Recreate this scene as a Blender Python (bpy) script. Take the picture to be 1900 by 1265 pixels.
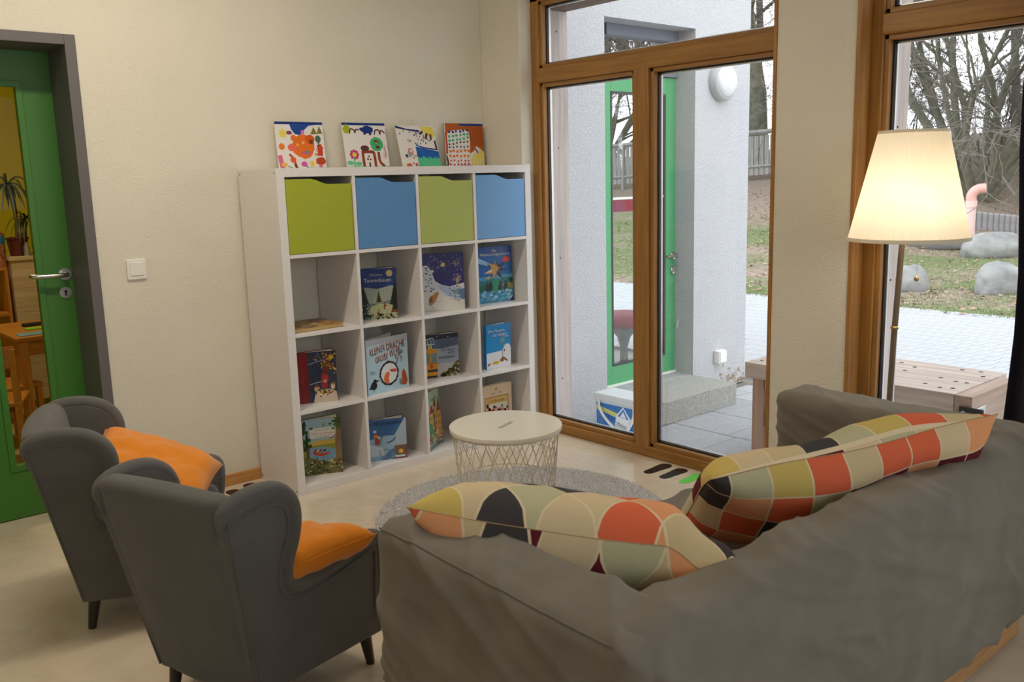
import bpy, bmesh, math, random
import numpy as np
from mathutils import Vector, Matrix, noise as mnoise

for o in list(bpy.data.objects):
    bpy.data.objects.remove(o, do_unlink=True)
SC = bpy.context.scene
COL = SC.collection
PI = math.pi

# ------------------------------------------------------------------ camera
def s2l(c):
    c = c / 255.0
    return c / 12.92 if c <= 0.04045 else ((c + 0.055) / 1.055) ** 2.4
def S(r, g, b):
    return (s2l(r), s2l(g), s2l(b), 1.0)

CAM_POS = Vector((-1.8436, -4.0272, 1.3984))
YAW, PITCH, ROLL, FPX = 0.7142, -0.1764, -0.0274, 1686.43
_F = Vector((math.sin(YAW) * math.cos(PITCH), math.cos(YAW) * math.cos(PITCH), math.sin(PITCH)))
_R0 = _F.cross(Vector((0, 0, 1))).normalized()
_U0 = _R0.cross(_F)
_R = _R0 * math.cos(ROLL) + _U0 * math.sin(ROLL)
_U = -_R0 * math.sin(ROLL) + _U0 * math.cos(ROLL)
cam_data = bpy.data.cameras.new('camera')
cam_data.sensor_width = 36.0
cam_data.lens = FPX / 1900.0 * 36.0
cam_data.clip_start = 0.05
cam_data.clip_end = 300
cam = bpy.data.objects.new('camera', cam_data)
COL.objects.link(cam)
M = Matrix((( _R.x, _U.x, -_F.x, CAM_POS.x), (_R.y, _U.y, -_F.y, CAM_POS.y), (_R.z, _U.z, -_F.z, CAM_POS.z), (0, 0, 0, 1)))
cam.matrix_world = M
SC.camera = cam
cam_data.dof.use_dof = True
cam_data.dof.focus_distance = 4.6
cam_data.dof.aperture_fstop = 7.0

# ------------------------------------------------------------------ sky, exposure
world = bpy.data.worlds.new('overcast_sky')
SC.world = world
world.use_nodes = True
wn = world.node_tree.nodes
wn['Background'].inputs[0].default_value = (0.90, 0.955, 1.0, 1)
wn['Background'].inputs[1].default_value = 2.75
SC.view_settings.view_transform = 'Standard'
SC.view_settings.look = 'None'
SC.view_settings.gamma = 1.0
SC.view_settings.use_curve_mapping = False
SC.view_settings.exposure = 0.12
CEIL_LAMP_W = 22.0
FLOOR_LAMP_W = 2.5
NEXT_ROOM_W = 14.0

# ------------------------------------------------------------------ materials
MATS = {}
def nodes_of(m):
    return m.node_tree.nodes, m.node_tree.links
def mat(name, col, rough=0.6, metal=0.0, var=0.0, vscale=20.0, bump=0.0, bscale=60.0, spec=0.5, stretch=None, detail=4.0, alpha_col=None, sheen=0.0):
    """plain principled material with procedural colour variation and fine relief"""
    if name in MATS:
        return MATS[name]
    m = bpy.data.materials.new(name)
    m.use_nodes = True
    n, l = nodes_of(m)
    b = n['Principled BSDF']
    b.inputs['Base Color'].default_value = col
    b.inputs['Roughness'].default_value = rough
    b.inputs['Metallic'].default_value = metal
    b.inputs['Specular IOR Level'].default_value = spec
    if sheen:
        b.inputs['Sheen Weight'].default_value = sheen
    tc = n.new('ShaderNodeTexCoord')
    mp = n.new('ShaderNodeMapping')
    l.new(tc.outputs['Object'], mp.inputs[0])
    if stretch:
        mp.inputs['Scale'].default_value = stretch
    if var:
        t = n.new('ShaderNodeTexNoise')
        t.inputs['Scale'].default_value = vscale
        t.inputs['Detail'].default_value = detail
        l.new(mp.outputs[0], t.inputs['Vector'])
        r = n.new('ShaderNodeValToRGB')
        c2 = alpha_col if alpha_col else tuple(c * (1 - var) for c in col[:3]) + (1,)
        c1 = tuple(min(1, c * (1 + var * 0.5)) for c in col[:3]) + (1,)
        r.color_ramp.elements[0].position = 0.3
        r.color_ramp.elements[1].position = 0.7
        r.color_ramp.elements[0].color = c2
        r.color_ramp.elements[1].color = c1
        l.new(t.outputs['Fac'], r.inputs[0])
        l.new(r.outputs[0], b.inputs['Base Color'])
    if bump:
        t2 = n.new('ShaderNodeTexNoise')
        t2.inputs['Scale'].default_value = bscale
        t2.inputs['Detail'].default_value = 3.0
        l.new(mp.outputs[0], t2.inputs['Vector'])
        bp = n.new('ShaderNodeBump')
        bp.inputs['Strength'].default_value = 1.0
        bp.inputs['Distance'].default_value = bump
        l.new(t2.outputs['Fac'], bp.inputs['Height'])
        l.new(bp.outputs[0], b.inputs['Normal'])
    MATS[name] = m
    return m

def wood(name, c1, c2, rough=0.45, axis='z', scale=1.0, bump=0.0004):
    if name in MATS:
        return MATS[name]
    st = {'x': (1.2, 22, 22), 'y': (22, 1.2, 22), 'z': (22, 22, 1.2)}[axis]
    st = tuple(s * scale for s in st)
    m = mat(name, c1, rough, var=0.2, vscale=3.0, stretch=st, alpha_col=c2, bump=bump, bscale=6.0, detail=6.0)
    return m

def attr_mat(name, rough=0.5, spec=0.4):
    m = bpy.data.materials.new(name)
    m.use_nodes = True
    n, l = nodes_of(m)
    a = n.new('ShaderNodeAttribute')
    a.attribute_name = 'Col'
    b = n['Principled BSDF']
    b.inputs['Roughness'].default_value = rough
    b.inputs['Specular IOR Level'].default_value = spec
    l.new(a.outputs['Color'], b.inputs['Base Color'])
    MATS[name] = m
    return m

def glass_mat(name, refl_scale=1.0, base=0.0, tint=(1, 1, 1, 1)):
    m = bpy.data.materials.new(name)
    m.use_nodes = True
    n, l = nodes_of(m)
    n.remove(n['Principled BSDF'])
    out = n['Material Output']
    tr = n.new('ShaderNodeBsdfTransparent')
    tr.inputs[0].default_value = tint
    gl = n.new('ShaderNodeBsdfGlossy')
    gl.inputs['Roughness'].default_value = 0.0
    fr = n.new('ShaderNodeFresnel')
    fr.inputs[0].default_value = 1.45
    ma = n.new('ShaderNodeMath')
    ma.operation = 'MULTIPLY_ADD'
    ma.inputs[1].default_value = refl_scale
    ma.inputs[2].default_value = base
    ma.use_clamp = True
    mx = n.new('ShaderNodeMixShader')
    l.new(fr.outputs[0], ma.inputs[0])
    l.new(ma.outputs[0], mx.inputs[0])
    l.new(tr.outputs[0], mx.inputs[1])
    l.new(gl.outputs[0], mx.inputs[2])
    l.new(mx.outputs[0], out.inputs[0])
    MATS[name] = m
    return m

def emit_mat(name, col, strength):
    m = bpy.data.materials.new(name)
    m.use_nodes = True
    n, l = nodes_of(m)
    b = n['Principled BSDF']
    b.inputs['Base Color'].default_value = col
    b.inputs['Emission Color'].default_value = col
    b.inputs['Emission Strength'].default_value = strength
    MATS[name] = m
    return m

# ------------------------------------------------------------------ mesh helpers
def add_box(bm, c, d, bev=0.0, rot=None, seg=2):
    """box centred at c with full dims d"""
    r = bmesh.ops.create_cube(bm, size=1.0)
    vs = r['verts']
    for v in vs:
        v.co = Vector((v.co.x * d[0], v.co.y * d[1], v.co.z * d[2]))
    if bev > 0:
        es = list({e for v in vs for e in v.link_edges})
        g = bmesh.ops.bevel(bm, geom=es, offset=bev, segments=seg, affect='EDGES', profile=0.5)
        vs = list({v for f in g['faces'] for v in f.verts} | {v for v in vs if v.is_valid})
    if rot is not None:
        for v in vs:
            v.co = rot @ v.co
    for v in vs:
        v.co += Vector(c)
    return vs
def bxr(bm, x0, x1, y0, y1, z0, z1, bev=0.0, seg=2):
    return add_box(bm, ((x0 + x1) / 2, (y0 + y1) / 2, (z0 + z1) / 2), (abs(x1 - x0), abs(y1 - y0), abs(z1 - z0)), bev, seg=seg)

def frames(pts):
    n = len(pts)
    tang = []
    for i in range(n):
        a = pts[max(0, i - 1)]
        b = pts[min(n - 1, i + 1)]
        t = (b - a)
        tang.append(t.normalized() if t.length > 1e-9 else Vector((0, 0, 1)))
    up = Vector((0, 0, 1)) if abs(tang[0].z) < 0.9 else Vector((1, 0, 0))
    nrm = (up - tang[0] * up.dot(tang[0])).normalized()
    out = []
    for t in tang:
        nrm = nrm - t * nrm.dot(t)
        nrm = nrm.normalized() if nrm.length > 1e-9 else Vector((1, 0, 0))
        out.append((nrm.copy(), t.cross(nrm)))
    return out
def add_tube(bm, pts, rad, sides=8, closed=False, cap=True, flat=(1, 1)):
    pts = [Vector(p) for p in pts]
    n = len(pts)
    rads = rad if isinstance(rad, (list, tuple)) else [rad] * n
    if closed:
        ext = [pts[-1]] + pts + [pts[0]]
        fr = frames(ext)[1:-1]
    else:
        fr = frames(pts)
    rings = []
    for i in range(n):
        a, b = fr[i]
        rings.append([bm.verts.new(pts[i] + (a * math.cos(2 * PI * k / sides) * flat[0] + b * math.sin(2 * PI * k / sides) * flat[1]) * rads[i]) for k in range(sides)])
    m = n if closed else n - 1
    for i in range(m):
        r0, r1 = rings[i], rings[(i + 1) % n]
        off = 0
        if closed and i == n - 1:
            best = min(range(sides), key=lambda o: sum((r0[k].co - r1[(k + o) % sides].co).length for k in range(sides)))
            off = best
        for k in range(sides):
            bm.faces.new((r0[k], r0[(k + 1) % sides], r1[(k + 1 + off) % sides], r1[(k + off) % sides]))
    if cap and not closed:
        bm.faces.new(list(reversed(rings[0])))
        bm.faces.new(rings[-1])
def add_lathe(bm, prof, sides=32, c=(0, 0, 0), mod=None):
    """prof: list of (r,z); open profile revolved about z"""
    rings = []
    for (r, z) in prof:
        if r < 1e-6:
            rings.append([bm.verts.new((c[0], c[1], c[2] + z))])
        else:
            ring = []
            for k in range(sides):
                a = 2 * PI * k / sides
                rr = r * (mod(k) if mod else 1)
                ring.append(bm.verts.new((c[0] + rr * math.cos(a), c[1] + rr * math.sin(a), c[2] + z)))
            rings.append(ring)
    for i in range(len(rings) - 1):
        a, b = rings[i], rings[i + 1]
        for k in range(sides):
            k2 = (k + 1) % sides
            if len(a) == 1 and len(b) == 1:
                continue
            if len(a) == 1:
                bm.faces.new((a[0], b[k2], b[k]))
            elif len(b) == 1:
                bm.faces.new((a[k], a[k2], b[0]))
            else:
                bm.faces.new((a[k], a[k2], b[k2], b[k]))
def add_prism(bm, poly, axis, a0, a1):
    """extrude 2D polygon along axis ('x','y','z') between a0,a1"""
    def P(u, v, w):
        return {'x': (w, u, v), 'y': (u, w, v), 'z': (u, v, w)}[axis]
    lo = [bm.verts.new(P(u, v, a0)) for u, v in poly]
    hi = [bm.verts.new(P(u, v, a1)) for u, v in poly]
    n = len(poly)
    fs = []
    for i in range(n):
        j = (i + 1) % n
        fs.append(bm.faces.new((lo[i], lo[j], hi[j], hi[i])))
    fs.append(bm.faces.new(list(reversed(lo))))
    fs.append(bm.faces.new(hi))
    return lo, hi, fs
def obj(name, bm, m, parent=None, smooth=None, loc=None, recalc=True):
    me = bpy.data.meshes.new(name)
    if recalc:
        bmesh.ops.recalc_face_normals(bm, faces=bm.faces[:])
    bm.to_mesh(me)
    bm.free()
    return obj_me(name, me, m, parent, smooth, loc)
def obj_me(name, me, m, parent=None, smooth=None, loc=None):
    if m is not None:
        me.materials.append(m)
    if smooth is not None:
        me.polygons.foreach_set('use_smooth', [True] * len(me.polygons))
        if smooth < 180:
            me.set_sharp_from_angle(angle=math.radians(smooth))
    o = bpy.data.objects.new(name, me)
    COL.objects.link(o)
    if parent is not None:
        o.parent = parent
    if loc is not None:
        o.location = loc
    return o
def pydata(name, v, f, m, parent=None, smooth=None):
    me = bpy.data.meshes.new(name)
    me.from_pydata(v, [], f)
    me.update()
    return obj_me(name, me, m, parent, smooth)
def tag(o, label, cat=None, group=None, kind=None):
    o['label'] = label
    if cat:
        o['category'] = cat
    if group:
        o['group'] = group
    if kind:
        o['kind'] = kind
    return o
def thing(name, label, cat, loc=(0, 0, 0), rotz=0.0, group=None, kind=None):
    o = bpy.data.objects.new(name, None)
    o.empty_display_size = 0.1
    COL.objects.link(o)
    o.location = loc
    o.rotation_euler = (0, 0, rotz)
    return tag(o, label, cat, group, kind)
def copy_obj(o, parent, loc=None):
    c = o.copy()
    COL.objects.link(c)
    c.parent = parent
    if loc is not None:
        c.location = loc
    return c
def B():
    return bmesh.new()
def boxobj(name, x0, x1, y0, y1, z0, z1, m, parent=None, bev=0.0):
    bm = B()
    bxr(bm, x0, x1, y0, y1, z0, z1, bev)
    return obj(name, bm, m, parent)
def catmull(pts, n=8, closed=False):
    pts = [Vector(p) for p in pts]
    out = []
    N = len(pts)
    rng = range(N if closed else N - 1)
    for i in rng:
        p0 = pts[(i - 1) % N] if (closed or i > 0) else pts[0] * 2 - pts[1]
        p1 = pts[i]
        p2 = pts[(i + 1) % N]
        p3 = pts[(i + 2) % N] if (closed or i + 2 < N) else pts[-1] * 2 - pts[-2]
        for k in range(n):
            t = k / n
            out.append(0.5 * ((2 * p1) + (-p0 + p2) * t + (2 * p0 - 5 * p1 + 4 * p2 - p3) * t * t + (-p0 + 3 * p1 - 3 * p2 + p3) * t ** 3))
    if not closed:
        out.append(pts[-1])
    return out

def softbox(name, d, r, n, m, parent=None, warp=None, loc=(0, 0, 0)):
    """subdivided box with rounded edges of radius r; n = (nx,ny,nz) cells; warp(p, normal) -> new position"""
    verts = {}
    vl, fl = [], []
    hx, hy, hz = d[0] / 2, d[1] / 2, d[2] / 2
    def vid(i, j, k):
        key = (i, j, k)
        if key not in verts:
            p = Vector((-hx + d[0] * i / n[0], -hy + d[1] * j / n[1], -hz + d[2] * k / n[2]))
            q = Vector((max(-hx + r, min(hx - r, p.x)), max(-hy + r, min(hy - r, p.y)), max(-hz + r, min(hz - r, p.z))))
            dd = p - q
            if dd.length > 1e-9:
                nrm = dd.normalized()
                p2 = q + nrm * r
            else:
                nrm = Vector((0, 0, 1))
                p2 = p
            verts[key] = len(vl)
            vl.append((p2, nrm))
        return verts[key]
    for i in range(n[0]):
        for j in range(n[1]):
            fl.append((vid(i, j, 0), vid(i, j + 1, 0), vid(i + 1, j + 1, 0), vid(i + 1, j, 0)))
            fl.append((vid(i, j, n[2]), vid(i + 1, j, n[2]), vid(i + 1, j + 1, n[2]), vid(i, j + 1, n[2])))
    for i in range(n[0]):
        for k in range(n[2]):
            fl.append((vid(i, 0, k), vid(i + 1, 0, k), vid(i + 1, 0, k + 1), vid(i, 0, k + 1)))
            fl.append((vid(i, n[1], k), vid(i, n[1], k + 1), vid(i + 1, n[1], k + 1), vid(i + 1, n[1], k)))
    for j in range(n[1]):
        for k in range(n[2]):
            fl.append((vid(0, j, k), vid(0, j, k + 1), vid(0, j + 1, k + 1), vid(0, j + 1, k)))
            fl.append((vid(n[0], j, k), vid(n[0], j + 1, k), vid(n[0], j + 1, k + 1), vid(n[0], j, k + 1)))
    out = []
    L = Vector(loc)
    for p, nr in vl:
        q = p + L
        if warp:
            q = warp(q, nr)
        out.append(q[:])
    return pydata(name, out, fl, m, parent, smooth=180)

def nz(x, y, z, s=1.0, seed=0.0):
    return mnoise.noise(Vector((x * s + seed, y * s - seed * 1.7, z * s + seed * 0.3)))
def sm(a, b, x):
    t = max(0.0, min(1.0, (x - a) / (b - a)))
    return t * t * (3 - 2 * t)

# ------------------------------------------------------------------ printed pictures (flat print on covers, canvases, cartons)
class Art:
    """flat colour shapes in unit coordinates (u right, v up), stacked in very thin layers"""
    def __init__(self):
        self.sh = []
        self.layer = 0
    def poly(self, pts, col):
        self.sh.append(([tuple(p) for p in pts], [tuple(range(len(pts)))], col, self.layer))
        self.layer += 1
    def rect(self, a, b, c, d, col):
        self.poly([(a, b), (c, b), (c, d), (a, d)], col)
    def ell(self, cx, cy, rx, ry, col, n=18, jag=0.0, rnd=None, stay=False):
        pts = []
        for k in range(n):
            j = 1 + (rnd.uniform(-jag, jag) if rnd else 0)
            pts.append((cx + rx * j * math.cos(2 * PI * k / n), cy + ry * j * math.sin(2 * PI * k / n)))
        self.poly(pts, col)
        if stay:
            self.layer -= 1
    def star(self, cx, cy, rx, ry, inner, n, col, rot=0.0):
        pts = []
        for k in range(2 * n):
            q = 1.0 if k % 2 == 0 else inner
            a = rot + PI / 2 + PI * k / n
            pts.append((cx + rx * q * math.cos(a), cy + ry * q * math.sin(a)))
        self.poly(pts, col)
    def line(self, pts, w, col, asp=1.0, n=6):
        P3 = catmull([(p[0], p[1], 0) for p in pts], n) if len(pts) > 2 else [Vector((p[0], p[1], 0)) for p in pts]
        v, f = [], []
        for i, p in enumerate(P3):
            a = P3[max(0, i - 1)]
            b = P3[min(len(P3) - 1, i + 1)]
            d = Vector(((b.x - a.x) * asp, b.y - a.y, 0))
            d = d.normalized() if d.length > 1e-9 else Vector((1, 0, 0))
            nx, ny = -d.y / asp, d.x
            v += [(p.x + nx * w / 2, p.y + ny * w / 2), (p.x - nx * w / 2, p.y - ny * w / 2)]
            if i:
                k = 2 * i
                f.append((k - 2, k - 1, k + 1, k))
        self.sh.append((v, f, col, self.layer))
        self.layer += 1
    def dots(self, pts, r, col, asp=1.0, n=7):
        v, f = [], []
        for p in pts:
            rr = p[2] if len(p) > 2 else r
            k0 = len(v)
            v += [(p[0] + rr * math.cos(2 * PI * k / n) / asp, p[1] + rr * math.sin(2 * PI * k / n)) for k in range(n)]
            f.append(tuple(range(k0, k0 + n)))
        self.sh.append((v, f, col, self.layer))
        self.layer += 1
    def text(self, s, a, b, c, d, col, shear=0.0, slope=0.0):
        cu = bpy.data.curves.new('t', 'FONT')
        cu.body = s
        cu.resolution_u = 2
        cu.fill_mode = 'FRONT'
        to = bpy.data.objects.new('t', cu)
        COL.objects.link(to)
        bpy.context.view_layer.update()
        me = bpy.data.meshes.new_from_object(to)
        co = [v.co.copy() for v in me.vertices]
        fs = [tuple(p.vertices) for p in me.polygons]
        bpy.data.objects.remove(to, do_unlink=True)
        bpy.data.curves.remove(cu)
        bpy.data.meshes.remove(me)
        if not co:
            return
        x0 = min(v.x for v in co); x1 = max(v.x for v in co)
        y0 = min(v.y for v in co); y1 = max(v.y for v in co)
        v = []
        for q in co:
            tx = (q.x - x0) / max(1e-6, x1 - x0)
            ty = (q.y - y0) / max(1e-6, y1 - y0)
            v.append((a + (c - a) * tx + shear * ty, b + (d - b) * ty + slope * tx))
        self.sh.append((v, fs, col, self.layer))
        self.layer += 1
    def scrawl(self, a, b, c, d, col, seed=0):
        """fine print too small to read: a row of little strokes"""
        r = random.Random(seed + int(a * 999) + int(b * 777))
        v, f = [], []
        hh = d - b
        x = a
        while x < c:
            wd = hh * r.uniform(0.25, 0.6)
            if r.random() < 0.14:
                x += hh * 0.5
                continue
            y1 = b + hh * r.choice([0.65, 0.65, 0.7, 1.0])
            k = len(v)
            v += [(x, b), (x + wd * 0.35, b), (x + wd * 0.35, y1), (x, y1)]
            f.append((k, k + 1, k + 2, k + 3))
            k = len(v)
            yy = b + hh * r.choice([0.0, 0.28, 0.5])
            v += [(x, yy), (x + wd, yy), (x + wd, yy + hh * 0.17), (x, yy + hh * 0.17)]
            f.append((k, k + 1, k + 2, k + 3))
            x += wd * 1.35
        self.sh.append((v, f, col, self.layer))
        self.layer += 1
    def build(self, name, w, h, parent, m, y=-0.0003, step=0.00004, clip=True):
        V, F, C = [], [], []
        for (v, f, col, ly) in self.sh:
            k0 = len(V)
            for (u, t) in v:
                if clip:
                    u = min(1.0, max(0.0, u)); t = min(1.0, max(0.0, t))
                V.append((u * w, y - ly * step, t * h))
            for q in f:
                F.append(tuple(k0 + i for i in q))
                C.append((col, len(q)))
        me = bpy.data.meshes.new(name)
        me.from_pydata(V, [], F)
        me.update()
        ca = me.color_attributes.new('Col', 'FLOAT_COLOR', 'CORNER')
        buf = []
        for (col, k) in C:
            buf += list(col) * k
        if len(buf) == 4 * len(ca.data):
            ca.data.foreach_set('color', buf)
        return obj_me(name, me, m, parent)

PRINT = attr_mat('printed_paper', 0.32, 0.45)
PAINT = attr_mat('poster_paint', 0.7, 0.3)

# shared materials
WALL = mat('woodchip_wall_paint', S(229, 223, 207), 0.65, var=0.05, vscale=1.5, bump=0.003, bscale=120, spec=0.35)
WHITE_WALL = mat('white_ceiling_paint', S(236, 232, 222), 0.85, var=0.03)
FRAMEWOOD = wood('larch_frame_wood_upright', S(168, 122, 62), S(148, 102, 48), 0.4, 'z')
FRAMEWOOD_Y = wood('larch_frame_wood_level', S(168, 122, 62), S(148, 102, 48), 0.4, 'y')
TRIMWOOD = wood('pine_edge_trim', S(172, 124, 62), S(150, 100, 46), 0.45, 'z')
BASEWOOD = wood('beech_baseboard', S(204, 152, 92), S(184, 128, 70), 0.45, 'x')
GLASS = glass_mat('window_glass', 0.55)
GASKET = mat('black_rubber', (0.012, 0.012, 0.014, 1), 0.5)
ALU = mat('aluminium_spacer', (0.75, 0.76, 0.78, 1), 0.35, metal=0.9)
STEEL = mat('brushed_steel', (0.62, 0.60, 0.57, 1), 0.28, metal=1.0)
BLACKPL = mat('black_plastic', (0.012, 0.012, 0.013, 1), 0.35)
WHITEPL = mat('white_plastic', S(240, 238, 232), 0.35)

# ================================================================== THE ROOM
XA, XF = 1.475, 1.555          # inner wall face and window frame face of the window wall
RX0, RY0, RH = -4.2, -6.2, 2.85
# floor: marbled linoleum
def lino():
    m = bpy.data.materials.new('marbled_linoleum')
    m.use_nodes = True
    n, l = nodes_of(m)
    b = n['Principled BSDF']
    tc = n.new('ShaderNodeTexCoord')
    t = n.new('ShaderNodeTexNoise'); t.inputs['Scale'].default_value = 7; t.inputs['Detail'].default_value = 8; t.inputs['Distortion'].default_value = 1.6
    l.new(tc.outputs['Object'], t.inputs['Vector'])
    r = n.new('ShaderNodeValToRGB')
    r.color_ramp.elements[0].position = 0.32; r.color_ramp.elements[0].color = S(212, 196, 172)
    r.color_ramp.elements[1].position = 0.66; r.color_ramp.elements[1].color = S(221, 206, 184)
    e = r.color_ramp.elements.new(0.5); e.color = S(217, 201, 178)
    l.new(t.outputs['Fac'], r.inputs[0]); l.new(r.outputs[0], b.inputs['Base Color'])
    b.inputs['Roughness'].default_value = 0.2
    b.inputs['Specular IOR Level'].default_value = 0.45
    return m
LINO = lino()
fl = boxobj('floor', RX0, XF + 0.02, RY0, 0.30, -0.12, 0.0, LINO)
tag(fl, 'beige marbled linoleum floor of the reading corner', kind='structure')
ce = boxobj('ceiling', RX0, XF + 0.2, RY0, 0.0, RH, RH + 0.1, WHITE_WALL)
tag(ce, 'plain white ceiling', kind='structure')

# wall with the door and the shelf
bm = B()
bxr(bm, -0.6435, XA + 0.24, 0.0, 0.24, -0.1, RH)
bxr(bm, RX0, -1.60, 0.0, 0.24, -0.1, RH)
bxr(bm, -1.60, -0.6435, 0.0, 0.24, 2.016, RH)
wb = obj('wall_back', bm, WALL)
tag(wb, 'cream woodchip wall behind the white shelf', kind='structure')
bm = B()
bxr(bm, RX0 - 0.2, RX0, RY0, 0.24, -0.1, RH)
tag(obj('wall_left', bm, WALL), 'cream wall on the far left of the room', kind='structure')
bm = B()
W4A, W4B = -2.7, 1.0
bxr(bm, RX0, W4A, RY0 - 0.2, RY0, -0.1, RH)
bxr(bm, W4B, XA + 0.24, RY0 - 0.2, RY0, -0.1, RH)
bxr(bm, W4A, W4B, RY0 - 0.2, RY0, -0.1, 1.15)
bxr(bm, W4A, W4B, RY0 - 0.2, RY0, 2.45, RH)
tag(obj('wall_front', bm, WALL), 'cream wall behind the photographer', kind='structure')
# window wall with two tall openings
W1A, W1B = -0.322, -1.874
W2A, W2B = -2.222, -3.85
W3A, W3B = -4.05, -6.0
HEAD = 2.40
bm = B()
bxr(bm, XA, XA + 0.235, W1A, 0.0, -0.1, RH, 0.004)
bxr(bm, XA, XA + 0.235, W2A, W1B, -0.1, RH, 0.004)
bxr(bm, XA, XA + 0.235, W3A, W2B, -0.1, RH, 0.004)
bxr(bm, XA, XA + 0.235, RY0, W3B, -0.1, RH, 0.004)
bxr(bm, XA, XA + 0.235, W3B, W3A, HEAD, RH)
bxr(bm, XA, XA + 0.235, W2B, W2A, HEAD, RH)
bxr(bm, XA, XA + 0.235, W1B, W1A, HEAD, RH)
tag(obj('wall_right', bm, WALL), 'cream window wall with a plain pillar between two tall windows', kind='structure')
# thin wooden corner strips on both edges of the pillar
for i, (ya, yb) in enumerate(((W1B - 0.002, W1B + 0.013), (W2A - 0.013, W2A + 0.004))):
    o = boxobj('trim_%d' % (i + 1), XA - 0.006, XA + 0.075, ya, yb, 0, HEAD, TRIMWOOD, bev=0.002)
    tag(o, ['thin wooden edge strip on the pillar side of the patio window', 'thin wooden edge strip on the pillar by the floor lamp'][i], kind='structure')
# baseboards
o = boxobj('baseboard_back', -0.640, XA, -0.014, 0.0, 0.0, 0.056, BASEWOOD, bev=0.004)
tag(o, 'low beech baseboard along the shelf wall', kind='structure')

def window(name, label, ya, yb, mull, z_top, panes, lbl=None):
    """tall timber window: ya > yb; mull = list of (y0,y1) uprights under the transom"""
    w = thing(name, label, None, kind='structure')
    f = XF
    d = 0.075
    zt0, zt1 = 1.892, 1.968
    # outer frame
    boxobj('stile', f, f + d, ya - 0.058, ya, 0.0, z_top + 0.08, FRAMEWOOD, w, 0.004)
    boxobj('stile', f, f + d, yb, yb + 0.058, 0.0, z_top + 0.08, FRAMEWOOD, w, 0.004)
    boxobj('bottom_rail', f - 0.006, f + d, yb, ya, 0.0, 0.052, FRAMEWOOD_Y, w, 0.006)
    boxobj('top_rail', f, f + d, yb, ya, z_top, z_top + 0.10, FRAMEWOOD_Y, w, 0.004)
    boxobj('transom', f - 0.004, f + d, yb + 0.05, ya - 0.05, zt0, zt1, FRAMEWOOD_Y, w, 0.005)
    for (a, b) in mull:
        boxobj('mullion', f - 0.005, f + d, b, a, 0.03, zt0 + 0.01, FRAMEWOOD, w, 0.004)
    # panes with beads, rubber seal and bright spacer
    for (a, b, z0, z1) in panes:
        bm = B()
        bw = 0.022
        for (y0, y1, q0, q1) in ((a - bw, a, z0, z1), (b, b + bw, z0, z1)):
            bxr(bm, f + 0.012, f + 0.05, y0, y1, q0, q1, 0.004)
        obj('glazing_bead', bm, FRAMEWOOD, w)
        bm = B()
        for (y0, y1, q0, q1) in ((b, a, z0, z0 + bw), (b, a, z1 - bw, z1)):
            bxr(bm, f + 0.012, f + 0.05, y0, y1, q0, q1, 0.004)
        obj('glazing_bead', bm, FRAMEWOOD_Y, w)
        ia, ib, i0, i1 = a - bw, b + bw, z0 + bw, z1 - bw
        bm = B()
        sw = 0.006
        for (y0, y1, q0, q1) in ((ia - sw, ia, i0, i1), (ib, ib + sw, i0, i1), (ib, ia, i0, i0 + sw), (ib, ia, i1 - sw, i1)):
            bxr(bm, f + 0.040, f + 0.046, y0, y1, q0, q1)
        obj('rubber_seal', bm, GASKET, w)
        bm = B()
        sw = 0.012
        for (y0, y1, q0, q1) in ((ia - sw, ia, i0, i1), (ib, ib + sw, i0, i1), (ib, ia, i0, i0 + sw), (ib, ia, i1 - sw, i1)):
            bxr(bm, f + 0.052, f + 0.064, y0, y1, q0, q1)
        obj('spacer_bar', bm, ALU, w)
        for k, xx in enumerate((f + 0.048, f + 0.068)):
            bm = B()
            vs = [bm.verts.new((xx, yy, zz)) for yy, zz in ((ia + 0.01, i0 - 0.01), (ib - 0.01, i0 - 0.01), (ib - 0.01, i1 + 0.01), (ia + 0.01, i1 + 0.01))]
            bm.faces.new(vs)
            obj('glass_pane', bm, GLASS, w)
    return w
window('window_1', 'tall larch framed patio window looking at the green door', W1A, W1B, [(-1.044, -1.136)], 2.305,
       [(W1A - 0.055, -1.044, 0.05, 1.894), (-1.136, W1B + 0.055, 0.05, 1.894), (W1A - 0.055, W1B + 0.055, 1.966, 2.308)])
window('window_2', 'tall larch framed window behind the floor lamp', W2A, W2B, [(-3.02, -3.11)], 2.305,
       [(W2A - 0.055, -3.02, 0.05, 1.894), (-3.11, W2B + 0.055, 0.05, 1.894), (W2A - 0.055, W2B + 0.055, 1.966, 2.308)])

window('added_window_3', 'unseen tall larch framed window added for daylight beside the photographer', W3A, W3B, [(-4.95, -5.04)], 2.305,  # out of view, added to bring cool daylight onto shelf front and sofa
       [(W3A - 0.055, -4.95, 0.05, 1.894), (-5.04, W3B + 0.055, 0.05, 1.894), (W3A - 0.055, W3B + 0.055, 1.966, 2.308)])

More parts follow.
